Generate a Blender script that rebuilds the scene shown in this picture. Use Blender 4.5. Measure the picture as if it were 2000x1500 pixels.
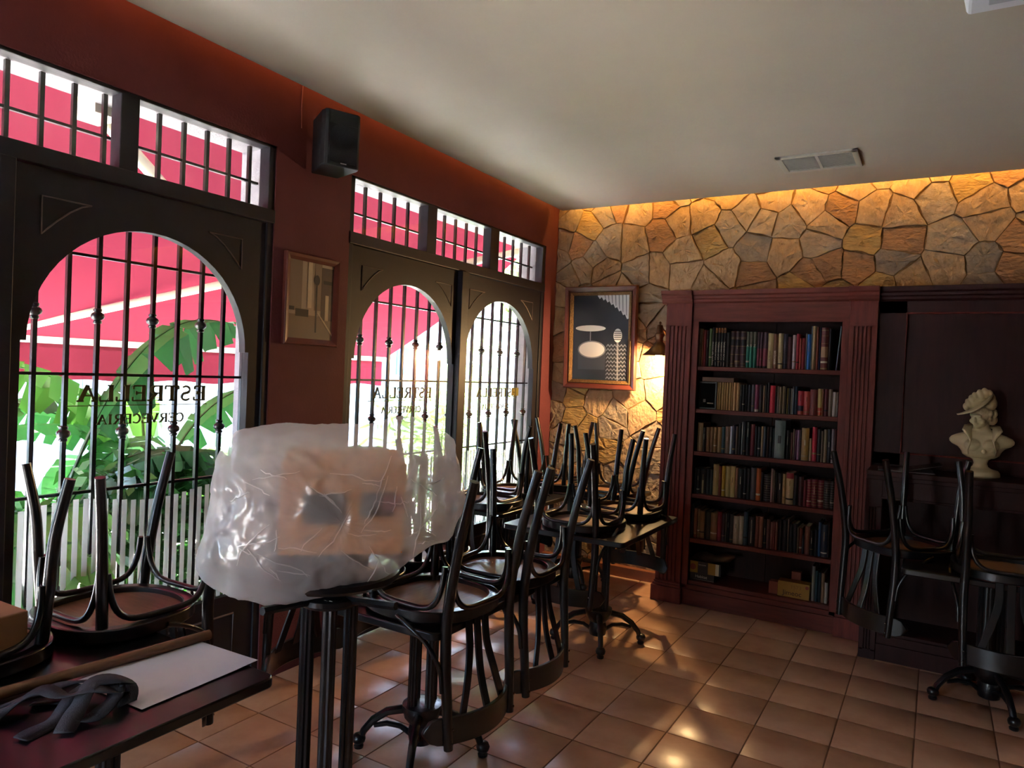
import bpy, bmesh, math, random
from mathutils import Vector, Matrix, Euler, noise
R = math.radians; PI = math.pi
random.seed(7)
scn = bpy.context.scene; COL = scn.collection
for o in list(bpy.data.objects): bpy.data.objects.remove(o)

# ---------------------------------------------------------------- camera
F = 1394.92; yaw, pit, rol = R(-30.8045), R(-0.8275), R(2.4067)
fw = Vector((math.sin(yaw)*math.cos(pit), math.cos(yaw)*math.cos(pit), math.sin(pit)))
r0 = Vector((math.cos(yaw), -math.sin(yaw), 0)); u0 = r0.cross(fw)
ri = r0*math.cos(rol)+u0*math.sin(rol); up = -r0*math.sin(rol)+u0*math.cos(rol)
cam = bpy.data.cameras.new('camera'); camo = bpy.data.objects.new('camera', cam); COL.objects.link(camo)
m = Matrix.Identity(4)
for i in range(3): m[i][0], m[i][1], m[i][2] = ri[i], up[i], -fw[i]
m[2][3] = 1.65
camo.matrix_world = m
cam.sensor_fit = 'HORIZONTAL'; cam.sensor_width = 36; cam.lens = F/2000*36; cam.clip_start = .02; cam.clip_end = 300
scn.camera = camo

# ---------------------------------------------------------------- world, sun, exposure
w = bpy.data.worlds.new('sky'); scn.world = w; w.use_nodes = True
nt = w.node_tree; bg = nt.nodes['Background']
sk = nt.nodes.new('ShaderNodeTexSky'); sk.sky_type = 'NISHITA'; sk.sun_disc = False
sk.sun_elevation = R(56); sk.sun_rotation = R(-70); sk.air_density = 1; sk.dust_density = 2.2; sk.altitude = 20
nt.links.new(sk.outputs['Color'], bg.inputs['Color']); bg.inputs['Strength'].default_value = 2.2
SUN_DIR = Vector((.66, -.28, -.70)).normalized()          # the way the sunlight travels
sl = bpy.data.lights.new('sun', 'SUN'); sl.energy = 34; sl.angle = R(.6); sl.color = (1, .97, .93)
so = bpy.data.objects.new('sun', sl); COL.objects.link(so); so.location = (-12, 8, 16)
so.rotation_euler = SUN_DIR.to_track_quat('-Z', 'Y').to_euler()
vs = scn.view_settings; vs.view_transform = 'Standard'; vs.look = 'None'; vs.gamma = 1; vs.use_curve_mapping = False
vs.exposure = 2.12
scn.display_settings.display_device = 'sRGB'
cy = scn.cycles; cy.max_bounces = 9; cy.diffuse_bounces = 5; cy.glossy_bounces = 4; cy.transmission_bounces = 6; cy.transparent_max_bounces = 16
cy.sample_clamp_indirect = 8; cy.caustics_reflective = False; cy.caustics_refractive = False; cy.use_denoising = True
def area(name, loc, rot, sx, sy, watts, col, portal=False):
    l = bpy.data.lights.new(name, 'AREA'); l.shape = 'RECTANGLE'; l.size = sx; l.size_y = sy; l.energy = watts; l.color = col
    l.cycles.is_portal = portal
    o = bpy.data.objects.new(name, l); COL.objects.link(o); o.location = loc; o.rotation_euler = rot
    return o
area('added_entrance_portal', (-2.35, -2.82, 1.05), (R(90), 0, 0), .7, 2.1, 1, (1, 1, 1), True)  # portal in the entrance added behind the camera
for (a, b) in ((.22, 2.5), (3.06, 5.42), (-2.3, -.4)):            # daylight portals in the window openings, the added third one included, and the added entrance (give no light of their own)
    area('window_portal', (-3.24, (a+b)/2, 1.4), (0, R(-90), 0), 2.7, b-a, 1, (1, 1, 1), True)

# ---------------------------------------------------------------- materials
def srgb(h):
    c = [int(h[i:i+2], 16)/255 for i in (0, 2, 4)]
    return tuple((x/12.92 if x <= .04045 else ((x+.055)/1.055)**2.4) for x in c)+(1,)
MC = {}
def mat(name, hexc, rough=.5, metal=0, var=0, scale=8, bump=0, bscale=40, hex2=None, rnd=0, coat=0, stretch=None, trans=0, alpha=1, emit=None, estr=0, spec=None):
    if name in MC: return MC[name]
    M = bpy.data.materials.new(name); M.use_nodes = True; N = M.node_tree; P = N.nodes['Principled BSDF']
    c = srgb(hexc); P.inputs['Base Color'].default_value = c; P.inputs['Roughness'].default_value = rough; P.inputs['Metallic'].default_value = metal
    if spec is not None: P.inputs['Specular IOR Level'].default_value = spec
    if coat: P.inputs['Coat Weight'].default_value = coat; P.inputs['Coat Roughness'].default_value = .12
    if trans: P.inputs['Transmission Weight'].default_value = trans
    if alpha < 1: P.inputs['Alpha'].default_value = alpha
    if emit: P.inputs['Emission Color'].default_value = srgb(emit); P.inputs['Emission Strength'].default_value = estr
    if var or bump or rnd or hex2:
        tc = N.nodes.new('ShaderNodeTexCoord'); mp = N.nodes.new('ShaderNodeMapping'); N.links.new(tc.outputs['Object'], mp.inputs['Vector'])
        if stretch: mp.inputs['Scale'].default_value = stretch
        vec = mp.outputs['Vector']
        oi = N.nodes.new('ShaderNodeObjectInfo')
        ad = N.nodes.new('ShaderNodeVectorMath'); ad.operation = 'ADD'
        cx = N.nodes.new('ShaderNodeVectorMath'); cx.operation = 'SCALE'; cx.inputs['Scale'].default_value = 37
        cb = N.nodes.new('ShaderNodeCombineXYZ')
        for k in range(3): N.links.new(oi.outputs['Random'], cb.inputs[k])
        N.links.new(cb.outputs[0], cx.inputs[0]); N.links.new(vec, ad.inputs[0]); N.links.new(cx.outputs[0], ad.inputs[1]); vec = ad.outputs[0]
        if var or hex2 or rnd:
            nz = N.nodes.new('ShaderNodeTexNoise'); nz.inputs['Scale'].default_value = scale; nz.inputs['Detail'].default_value = 6; nz.inputs['Roughness'].default_value = .62
            N.links.new(vec, nz.inputs['Vector'])
            rp = N.nodes.new('ShaderNodeValToRGB'); c2 = srgb(hex2) if hex2 else tuple(x*(1-var) for x in c[:3])+(1,)
            rp.color_ramp.elements[0].position = .32; rp.color_ramp.elements[1].position = .68
            rp.color_ramp.elements[0].color = c2; rp.color_ramp.elements[1].color = tuple(min(1, x*(1+var*.35)) for x in c[:3])+(1,)
            N.links.new(nz.outputs['Fac'], rp.inputs['Fac']); outc = rp.outputs['Color']
            if rnd:
                hs = N.nodes.new('ShaderNodeHueSaturation'); mr = N.nodes.new('ShaderNodeMapRange')
                mr.inputs['To Min'].default_value = 1-rnd; mr.inputs['To Max'].default_value = 1+rnd
                N.links.new(oi.outputs['Random'], mr.inputs['Value']); N.links.new(mr.outputs['Result'], hs.inputs['Value']); N.links.new(outc, hs.inputs['Color']); outc = hs.outputs['Color']
            N.links.new(outc, P.inputs['Base Color'])
        if bump:
            nb = N.nodes.new('ShaderNodeTexNoise'); nb.inputs['Scale'].default_value = bscale; nb.inputs['Detail'].default_value = 5
            N.links.new(vec, nb.inputs['Vector']); bp = N.nodes.new('ShaderNodeBump'); bp.inputs['Strength'].default_value = bump; bp.inputs['Distance'].default_value = .02
            N.links.new(nb.outputs['Fac'], bp.inputs['Height']); N.links.new(bp.outputs['Normal'], P.inputs['Normal'])
    MC[name] = M; return M
def glass(name, tint=(1, 1, 1), gl=.06):
    M = bpy.data.materials.new(name); M.use_nodes = True; N = M.node_tree; N.nodes.clear()
    o = N.nodes.new('ShaderNodeOutputMaterial'); t = N.nodes.new('ShaderNodeBsdfTransparent'); t.inputs[0].default_value = tint+(1,)
    g = N.nodes.new('ShaderNodeBsdfGlossy'); g.inputs['Roughness'].default_value = .02; x = N.nodes.new('ShaderNodeMixShader'); x.inputs[0].default_value = gl
    N.links.new(t.outputs[0], x.inputs[1]); N.links.new(g.outputs[0], x.inputs[2]); N.links.new(x.outputs[0], o.inputs[0]); MC[name] = M; return M
def thin(name, hexc, transl=.5, transp=0, rough=.5, bump=0, bscale=20, gloss=.06):
    """cloth, leaf and plastic film: diffuse + translucent (+ clear) with a little gloss"""
    M = bpy.data.materials.new(name); M.use_nodes = True; N = M.node_tree; N.nodes.clear(); c = srgb(hexc)
    o = N.nodes.new('ShaderNodeOutputMaterial'); d = N.nodes.new('ShaderNodeBsdfDiffuse'); t = N.nodes.new('ShaderNodeBsdfTranslucent'); g = N.nodes.new('ShaderNodeBsdfGlossy')
    d.inputs[0].default_value = c; t.inputs[0].default_value = c; g.inputs['Roughness'].default_value = rough
    a = N.nodes.new('ShaderNodeMixShader'); a.inputs[0].default_value = transl; b = N.nodes.new('ShaderNodeMixShader'); b.inputs[0].default_value = gloss
    N.links.new(d.outputs[0], a.inputs[1]); N.links.new(t.outputs[0], a.inputs[2]); N.links.new(a.outputs[0], b.inputs[1]); N.links.new(g.outputs[0], b.inputs[2]); last = b
    if transp:
        p = N.nodes.new('ShaderNodeBsdfTransparent'); e = N.nodes.new('ShaderNodeMixShader'); e.inputs[0].default_value = transp
        N.links.new(b.outputs[0], e.inputs[1]); N.links.new(p.outputs[0], e.inputs[2]); last = e
    if bump:
        tc = N.nodes.new('ShaderNodeTexCoord'); nb = N.nodes.new('ShaderNodeTexNoise'); nb.noise_type = 'RIDGED_MULTIFRACTAL' if bscale > 10 else 'FBM'; nb.inputs['Scale'].default_value = bscale; nb.inputs['Detail'].default_value = 3; nb.inputs['Distortion'].default_value = .6
        bp = N.nodes.new('ShaderNodeBump'); bp.inputs['Strength'].default_value = bump; bp.inputs['Distance'].default_value = .03
        N.links.new(tc.outputs['Object'], nb.inputs['Vector']); N.links.new(nb.outputs['Fac'], bp.inputs['Height'])
        for q in (d, t, g): N.links.new(bp.outputs['Normal'], q.inputs['Normal'])
    N.links.new(last.outputs[0], o.inputs[0]); MC[name] = M; return M

# ---------------------------------------------------------------- mesh helpers
class MB:
    def __init__(s): s.v = []; s.f = []; s.mi = []; s.k = 0
    def add(s, vs, fs):
        n = len(s.v); s.v += [tuple(x) for x in vs]; s.f += [tuple(i+n for i in f) for f in fs]; s.mi += [s.k]*len(fs); return s
    def box(s, a, b, mtx=None):
        x0, y0, z0 = a; x1, y1, z1 = b
        vs = [Vector(p) for p in ((x0,y0,z0),(x1,y0,z0),(x1,y1,z0),(x0,y1,z0),(x0,y0,z1),(x1,y0,z1),(x1,y1,z1),(x0,y1,z1))]
        if mtx: vs = [mtx @ p for p in vs]
        return s.add(vs, [(0,3,2,1),(4,5,6,7),(0,1,5,4),(1,2,6,5),(2,3,7,6),(3,0,4,7)])
    def tube(s, pts, r, seg=8, closed=False, flat=1, upv=None):
        pts = [Vector(p) for p in pts]; n = len(pts); rs = r if isinstance(r, (list, tuple)) else [r]*n; vs = []
        pv = None
        for i, p in enumerate(pts):
            a = pts[(i-1) % n] if closed or i else p; b = pts[(i+1) % n] if closed or i < n-1 else p
            t = (b-a).normalized()
            if upv is not None: u = Vector(upv) - t*Vector(upv).dot(t)
            elif pv is None: u = Vector((0,0,1)) if abs(t.z) < .9 else Vector((1,0,0)); u = u - t*u.dot(t)
            else: u = pv - t*pv.dot(t)
            u.normalize(); pv = u; w_ = t.cross(u)
            for k in range(seg):
                an = 2*PI*(k+.5)/seg; vs.append(p+(u*math.cos(an)*rs[i]*flat+w_*math.sin(an)*rs[i]))
        fs = []
        for i in range(n if closed else n-1):
            j = (i+1) % n
            for k in range(seg): q = (k+1) % seg; fs.append((i*seg+k, i*seg+q, j*seg+q, j*seg+k))
        if not closed: fs.append(tuple(range(seg))[::-1]); fs.append(tuple((n-1)*seg+k for k in range(seg)))
        return s.add(vs, fs)
    def lathe(s, prof, seg=16, mtx=None, ang=2*PI):
        vs = []; fs = []; full = ang > 6.28; m_ = seg if full else seg+1
        for (r, z) in prof:
            for k in range(m_): a = ang*k/seg; vs.append(Vector((r*math.cos(a), r*math.sin(a), z)))
        if mtx: vs = [mtx @ p for p in vs]
        for i in range(len(prof)-1):
            for k in range(seg): q = (k+1) % m_; fs.append((i*m_+k, i*m_+q, (i+1)*m_+q, (i+1)*m_+k))
        if full: fs.append(tuple(range(m_))[::-1]); fs.append(tuple((len(prof)-1)*m_+k for k in range(m_)))
        return s.add(vs, fs)
    def prism(s, poly, fn, d0, d1):
        """poly of (a,b); fn(a,b,d) -> point"""
        n = len(poly); vs = [fn(a, b, d0) for a, b in poly]+[fn(a, b, d1) for a, b in poly]
        return s.add(vs, [tuple(range(n))[::-1], tuple(range(n, 2*n))]+[(i, (i+1) % n, n+(i+1) % n, n+i) for i in range(n)])
    def ribbon(s, pa, pb):
        n = len(pa); return s.add(list(pa)+list(pb), [(i, i+1, n+i+1, n+i) for i in range(n-1)])
    def grid(s, nu, nv, fn, wrapu=False):
        vs = [fn(i, j) for j in range(nv) for i in range(nu)]
        return s.add(vs, [(j*nu+i, j*nu+(i+1) % nu, (j+1)*nu+(i+1) % nu, (j+1)*nu+i) for j in range(nv-1) for i in range(nu if wrapu else nu-1)])
    def ball(s, c, r, seg=12, mtx=None):
        rx, ry, rz = r if isinstance(r, (tuple, list)) else (r, r, r); vs = []; fs = []; nv = seg//2+1
        for j in range(nv):
            ph = -PI/2+PI*j/(nv-1)
            for i in range(seg):
                th = 2*PI*i/seg; p = Vector((rx*math.cos(ph)*math.cos(th), ry*math.cos(ph)*math.sin(th), rz*math.sin(ph)))
                vs.append(Vector(c)+((mtx @ p) if mtx else p))
        for j in range(nv-1):
            for i in range(seg): q = (i+1) % seg; fs.append((j*seg+i, j*seg+q, (j+1)*seg+q, (j+1)*seg+i))
        return s.add(vs, fs)
    def mesh(s, name, mats, smooth=None, merge=False):
        me = bpy.data.meshes.new(name); me.from_pydata(s.v, [], s.f); me.update()
        for M in (mats if isinstance(mats, (list, tuple)) else [mats]): me.materials.append(M)
        if any(s.mi): me.polygons.foreach_set('material_index', s.mi)
        b = bmesh.new(); b.from_mesh(me)
        if merge: bmesh.ops.remove_doubles(b, verts=b.verts, dist=1e-5)
        bmesh.ops.recalc_face_normals(b, faces=b.faces); b.to_mesh(me); b.free()
        if smooth:
            me.polygons.foreach_set('use_smooth', [True]*len(me.polygons)); me.set_sharp_from_angle(angle=R(smooth))
        return me
    def build(s, name, mats, parent=None, smooth=None, bevel=0, loc=None, rot=None, merge=False):
        o = bpy.data.objects.new(name, s.mesh(name, mats, smooth, merge)); COL.objects.link(o)
        if parent: o.parent = parent
        if loc: o.location = loc
        if rot: o.rotation_euler = rot
        if bevel:
            bv = o.modifiers.new('bevel', 'BEVEL'); bv.width = bevel; bv.segments = 2; bv.limit_method = 'ANGLE'; bv.angle_limit = R(40)
        return o
def tag(o, label=None, cat=None, group=None, kind=None):
    if label: o['label'] = label
    if cat: o['category'] = cat
    if group: o['group'] = group
    if kind: o['kind'] = kind
    return o
def thing(name, label, cat, loc=(0, 0, 0), rot=(0, 0, 0), group=None):
    o = bpy.data.objects.new(name, None); COL.objects.link(o); o.location = loc; o.rotation_euler = rot; o.empty_display_size = .05
    return tag(o, label, cat, group)
def struct(o): o['kind'] = 'structure'; return o
def room(name):
    o = bpy.data.objects.new(name, None); COL.objects.link(o); o.empty_display_size = .05; return struct(o)
def obj(name, me, parent=None, loc=None, rot=None, scale=None):
    o = bpy.data.objects.new(name, me); COL.objects.link(o)
    if parent: o.parent = parent
    if loc: o.location = loc
    if rot: o.rotation_euler = rot
    if scale: o.scale = scale
    return o
def copy_tree(root, loc, rot):
    r = root.copy(); COL.objects.link(r); r.location = loc; r.rotation_euler = rot
    for ch in root.children:
        c = ch.copy(); COL.objects.link(c); c.parent = r
        for g in ch.children:
            d = g.copy(); COL.objects.link(d); d.parent = c
    return r
def text(name, body, size, M, parent, loc, rot, depth=.0006, align='LEFT', sx=1):
    cu = bpy.data.curves.new(name, 'FONT'); cu.body = body; cu.size = size; cu.extrude = depth; cu.align_x = align; cu.materials.append(M)
    tmp = bpy.data.objects.new('tmp', cu); COL.objects.link(tmp); dg = bpy.context.evaluated_depsgraph_get()
    me = bpy.data.meshes.new_from_object(tmp.evaluated_get(dg)); bpy.data.objects.remove(tmp); me.name = name
    if not me.materials: me.materials.append(M)
    o = bpy.data.objects.new(name, me); COL.objects.link(o); o.parent = parent; o.location = loc; o.rotation_euler = rot; o.scale = (sx, 1, 1); return o

IRON = mat('black_iron', '0c0d11', .3, .0, .3, 30, .1, 60, coat=.2)
BENT = mat('black_bentwood', '08080b', .28, 0, .35, 20, .04, 50, coat=.35)
CREST = mat('dark_brown_bentwood', '120d0d', .32, 0, .4, 14, .04, 50, coat=.3, stretch=(1, 1, 6))
PLY = mat('brown_plywood', '7a5840', .45, 0, .35, 10, .04, 60, stretch=(1, 8, 1))
MAROON = mat('maroon_vinyl', '5a2426', .35, 0, .2, 30)
TTOP = mat('black_table_top', '08090c', .28, 0, .2, 20, coat=.2)
MAHOG = mat('mahogany', '6e2f27', .5, 0, .38, 5, .05, 40, stretch=(6, 6, .8), spec=.25)
MAHOGH = mat('mahogany_shelf', '682d23', .5, 0, .38, 5, .05, 40, stretch=(.8, 6, 6), spec=.25)
DARKW = mat('dark_mahogany', '341614', .5, 0, .35, 5, .05, 40, stretch=(6, 6, .8), spec=.2)
GILT = mat('gilt', '8a6a38', .4, .55, .3, 60)
WHITE = mat('white_paint', 'd8dade', .5)
# ================================================================ the setting
RED = mat('red_wall_paint', '642b31', .75, 0, .16, 3, .12, 90)
STUCCO = mat('grey_stucco', '8d8a92', .9, 0, .15, 12, .35, 120)
WOOD = mat('black_door_paint', '16131d', .5, 0, .2, 10, .04, 60)
LINE = mat('door_moulding_paint', '6a5c5c', .35, 0, .2, 20)
CEIL = mat('ceiling_paint', 'aaa498', .8, 0, .04, 2)
CREAM = mat('cream_plaster', '7f6a55', .85, 0, .1, 3)
GLASS = glass('window_glass', (.97, .98, .98), .05)
XW, YB, YN, XR = -2.95, 5.65, -2.6, 3.4
WIN = [(.2, 2.51), (3.05, 5.43), (-2.35, -.35)]
wl = MB()
cuts = [YN, -2.35, -.35, .2, 2.51, 3.05, 5.43, YB]
for k, (x0, x1) in enumerate(((XW, -2.99), (-2.99, -3.22))):
    wl.k = k
    for i in range(0, len(cuts), 2): wl.box((x1, cuts[i], 0), (x0, cuts[i+1], 2.76))
    wl.box((x1, YN, 2.76), (x0, YB, 3.44))
struct(tag(wl.build('wall_left', [RED, STUCCO]), 'dark red painted wall pierced by the grilled windows', 'wall'))
struct(tag(MB().box((XR, YN, 0), (XR+.2, YB, 3.44)).build('wall_right', CREAM), 'plain plaster wall facing the windows', 'wall'))
struct(tag(MB().box((-3.22, YN-.2, 0), (-2.7, YN, 3.44)).box((-2.0, YN-.2, 0), (XR+.2, YN, 3.44)).box((-2.7, YN-.2, 2.1), (-2.0, YN, 3.44)).build('wall_front', CREAM), 'plain plaster wall facing the stone wall', 'wall'))
struct(tag(MB().box((-2.84, YN, 3.07), (XR, 5.49, 3.13)).build('ceiling', CEIL), 'pale dropped ceiling with a lit gap along the walls', 'ceiling'))
struct(tag(MB().box((-3.22, YN-.2, 3.44), (XR+.2, YB+.2, 3.54)).build('ceiling_upper', CEIL), 'upper ceiling above the dropped one', 'ceiling'))

# floor: grout bed and terracotta tiles
GROUT = mat('grout', '8a6754', .8, 0, .2, 20)
TILE = mat('terracotta_tile', 'cfa386', .3, 0, .0, 5, .05, 14, hex2='b98a6c', rnd=.07)
fl = struct(tag(MB().box((-3.2, YN, -.1), (XR, YB, -.006)).build('floor', GROUT), 'floor of square terracotta tiles', 'floor'))
tl = MB(); px, py = .333, .322; e = .0035; b_ = .006
tl.add([(e, e, -.012), (px-e, e, -.012), (px-e, py-e, -.012), (e, py-e, -.012), (e, e, -.003), (px-e, e, -.003), (px-e, py-e, -.003), (e, py-e, -.003),
        (e+b_, e+b_, 0), (px-e-b_, e+b_, 0), (px-e-b_, py-e-b_, 0), (e+b_, py-e-b_, 0)],
       [(0, 1, 5, 4), (1, 2, 6, 5), (2, 3, 7, 6), (3, 0, 4, 7), (4, 5, 9, 8), (5, 6, 10, 9), (6, 7, 11, 10), (7, 4, 8, 11), (8, 9, 10, 11)])
tme = tl.mesh('tile', TILE, 50)
x = -1.69-4*px; n = 0
while x < 2.6:
    y = 2.945-8*py
    while y < YB-.02:
        if n < 298: obj('tile', tme, fl, (x, y, 0)); n += 1
        y += py
    x += px

# stone cladding on the back wall
MORTAR = mat('stone_mortar', '86673f', .95, 0, .3, 20, .4, 60)
wb = struct(tag(MB().box((-3.22, YB, 0), (XR+.2, YB+.2, 3.44)).build('wall_back', MORTAR), 'wall clad with irregular ochre flagstones', 'wall'))
STONES = [mat('ochre_stone', 'b3935a', .8, 0, 0, 6, .8, 26, hex2='94764a', rnd=.2, stretch=(1, 1, 2.4)), mat('tan_stone', 'ac8f6c', .82, 0, 0, 7, .8, 24, hex2='8e7458', rnd=.15, stretch=(1.6, 1, 1)),
          mat('grey_stone', '9c8a74', .85, 0, 0, 5, .8, 26, hex2='7e7062', rnd=.14), mat('rust_stone', 'a5784e', .8, 0, 0, 6, .8, 30, hex2='85654a', rnd=.16, stretch=(1, 1, 2))]
rs = random.Random(21); seeds = []
def inreg(x, z): return (x < -1.66 and z < 3.36) or (z > 2.16 and x < 2.3)
tries = 0
while tries < 6000 and len(seeds) < 290:
    tries += 1; x = rs.uniform(-2.95, 2.3); z = rs.uniform(.05, 3.36)
    if inreg(x, z) and all(((x-a)*.86+(z-c)*.25)**2+((z-c)*1.12)**2 > rs.choice((.12, .17, .225))**2 for a, c in seeds): seeds.append((x, z))
def clip(poly, nx, nz, d):
    out = []
    for i in range(len(poly)):
        p, q = poly[i], poly[(i+1) % len(poly)]; a = p[0]*nx+p[1]*nz-d; b = q[0]*nx+q[1]*nz-d
        if a <= 0: out.append(p)
        if (a < 0 < b) or (b < 0 < a): t = a/(a-b); out.append((p[0]+(q[0]-p[0])*t, p[1]+(q[1]-p[1])*t))
    return out
for (sx, sz) in seeds:
    box_ = (-2.95, -1.62, .0, 3.36) if sz < 2.12 else (-2.95, 2.35, 2.1 if sx > -1.6 else 0, 3.36)
    poly = [(box_[0], box_[2]), (box_[1], box_[2]), (box_[1], box_[3]), (box_[0], box_[3])]
    for (a, c) in seeds:
        if (a, c) == (sx, sz) or abs(a-sx) > .9 or abs(c-sz) > .9: continue
        nx, nz = a-sx, c-sz; L = math.hypot(nx, nz); nx /= L; nz /= L
        poly = clip(poly, nx, nz, (sx+a)/2*nx+(sz+c)/2*nz-rs.uniform(.0005, .0035))
        if not poly: break
    if len(poly) < 3: continue
    pts = []
    for i in range(len(poly)):
        p, q = Vector(poly[i]), Vector(poly[(i+1) % len(poly)]); L = (q-p).length; pts.append(p)
        k = 5 if L > .2 else (3 if L > .08 else 1); nrm = Vector((-(q-p).y, (q-p).x)).normalized() if L > 1e-6 else Vector((0, 0))
        for t in range(1, k): pts.append(p.lerp(q, t/k+rs.uniform(-.1, .1)/k)+nrm*rs.uniform(-.003, .009))
    c = sum(pts, Vector((0, 0)))/len(pts); n = len(pts); d = rs.uniform(.010, .022); tx, tz = rs.uniform(-.05, .05), rs.uniform(-.05, .05)
    def dep(p, e=0): return -(d+(p.x-c.x)*tx+(p.y-c.y)*tz)+e
    vs = [(p.x, .004, p.y) for p in pts]
    ring1 = [c+(p-c)*.995 for p in pts]; ring2 = [c+(p-c)*rs.uniform(.972, .992) for p in pts]; ring3 = [c+(p-c)*rs.uniform(.42, .6) for p in pts]
    vs += [(p.x, dep(p, rs.uniform(.003, .009)), p.y) for p in ring1]+[(p.x, dep(p, rs.uniform(-.003, .003)), p.y) for p in ring2]+[(p.x, dep(p, rs.uniform(-.006, .005)), p.y) for p in ring3]+[(c.x, dep(c, rs.uniform(-.004, .004)), c.y)]
    fs = [(r*n+i, r*n+(i+1) % n, (r+1)*n+(i+1) % n, (r+1)*n+i) for r in range(3) for i in range(n)]+[(3*n+i, 3*n+(i+1) % n, 4*n) for i in range(n)]
    me = MB().add([(a-c.x, y_, z_-c.y) for a, y_, z_ in vs], fs).mesh('stone', STONES[rs.choice((0, 1, 1, 1, 2, 2, 3))], 10)
    obj('stone', me, wb, (c.x, YB, c.y))
SKIRT = mat('terracotta_skirting', '8a5236', .4, 0, .2, 8)
bb = struct(tag(MB().box((-2.95, 5.575, 0), (-1.79, 5.655, .085)).build('baseboard_back', SKIRT, bevel=.004), 'terracotta skirting along the foot of the stone wall', 'baseboard'))

# ---------------------------------------------------------------- windows, arched doors, iron grilles
SERIF = {'E': [((.12, 0), (.12, 1), .16), ((.0, .98), (.68, .98), .05), ((.66, .98), (.66, .76), .05), ((.12, .52), (.5, .52), .05), ((.5, .4), (.5, .64), .05), ((0, .02), (.72, .02), .05), ((.7, .02), (.7, .26), .05)],
 'T': [((.4, 0), (.4, 1), .16), ((0, .98), (.8, .98), .05), ((.02, .98), (.02, .74), .05), ((.78, .98), (.78, .74), .05), ((.22, .02), (.58, .02), .05)],
 'L': [((.12, 0), (.12, 1), .16), ((0, .98), (.3, .98), .05), ((0, .02), (.68, .02), .05), ((.66, .02), (.66, .28), .05)],
 'A': [((.1, 0), (.44, 1), .06), ((.42, 1), (.78, 0), .16), ((.22, .36), (.62, .36), .05), ((-.02, .02), (.24, .02), .05), ((.6, .02), (.94, .02), .05)],
 'I': [((.18, 0), (.18, 1), .16), ((.02, .98), (.34, .98), .05), ((.02, .02), (.34, .02), .05)],
 'V': [((.08, 1), (.4, 0), .16), ((.42, 0), (.72, 1), .06), ((-.06, .98), (.24, .98), .05), ((.58, .98), (.84, .98), .05)]}
def arcs(cx, cz, rx, rz, a0, a1, w0, w1, n=10): return [((cx+rx*math.cos(R(a0+(a1-a0)*i/n)), cz+rz*math.sin(R(a0+(a1-a0)*i/n))), (cx+rx*math.cos(R(a0+(a1-a0)*(i+1)/n)), cz+rz*math.sin(R(a0+(a1-a0)*(i+1)/n))), w0+(w1-w0)*math.sin(PI*(i+.5)/n)) for i in range(n)]
SERIF['S'] = arcs(.33, .74, .24, .23, 40, 200, .05, .1)+arcs(.33, .74, .24, .23, 200, 270, .12, .14, 5)+arcs(.33, .26, .25, .25, 90, -20, .14, .12, 6)+arcs(.33, .26, .25, .24, -20, -150, .05, .1)
SERIF['C'] = arcs(.42, .5, .36, .48, 45, 315, .04, .15, 16)+[((.68, .98), (.68, .72), .04), ((.68, .02), (.68, .2), .04)]
SERIF['R'] = [((.12, 0), (.12, 1), .16), ((0, .98), (.4, .98), .05), ((0, .02), (.28, .02), .05), ((.12, .5), (.4, .5), .05)]+arcs(.38, .74, .25, .24, 90, -90, .05, .15, 10)+[((.36, .5), (.7, 0), .14), ((.62, .02), (.86, .02), .05)]
ADV = {'E': .86, 'S': .74, 'T': .92, 'R': .94, 'L': .82, 'A': 1.0, 'C': .88, 'V': .9, 'I': .46}
GOLD = mat('window_lettering_gold', '5a5420', .6, 0, .2, 40)
FROST = thin('frosted_film', 'dfe6ea', .55, .12, .4)
def lettering(pane, word, xg, y_end, z0, h, sx):
    """painted on the outside of the glass, so it reads reversed from the room: the word runs towards smaller y"""
    y = y_end
    for ch in word:
        mb = MB()
        for (a, b, wd) in SERIF[ch]:
            d = Vector((b[0]-a[0], b[1]-a[1])); L = d.length or 1; nn = Vector((-d.y, d.x))/L*(wd*.5+.028)
            q = [(a[0]+nn.x, a[1]+nn.y), (b[0]+nn.x, b[1]+nn.y), (b[0]-nn.x, b[1]-nn.y), (a[0]-nn.x, a[1]-nn.y)]
            mb.prism(q, lambda p, r_, dd: (dd, -p*h*sx, r_*h), -.0008, .0008)
        mb.build('letter', GOLD, pane, loc=(xg, y, z0)); y -= ADV[ch]*h*sx
def arch_leaf(y0, y1, c, d):
    """door leaf between y0 and y1 with a round-headed light from c to d"""
    zt, zb, zs = 2.362, .495, 1.70; r = (d-c)/2; cy_ = (c+d)/2; mb = MB(); X0, X1 = -2.968, -3.012
    mb.box((X1, y0, .01), (X0, y1, zb)); mb.box((X1, y0, zb), (X0, c-.02, zs)); mb.box((X1, d+.02, zb), (X0, y1, zs))
    mb.box((X1, y0, zs), (X0, c, zt)); mb.box((X1, d, zs), (X0, y1, zt))
    N = 28; ar = [(cy_-r*math.cos(PI*i/N), zs+r*math.sin(PI*i/N)) for i in range(N+1)]
    for X in (X0, X1): mb.add([(X, a, b) for a, b in ar]+[(X, a, zt) for a, b in ar], [(i, i+1, N+2+i, N+1+i) for i in range(N)])
    mb.add([(X0, a, b) for a, b in ar]+[(X1, a, b) for a, b in ar], [(i, i+1, N+2+i, N+1+i) for i in range(N)])
    return mb
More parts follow.
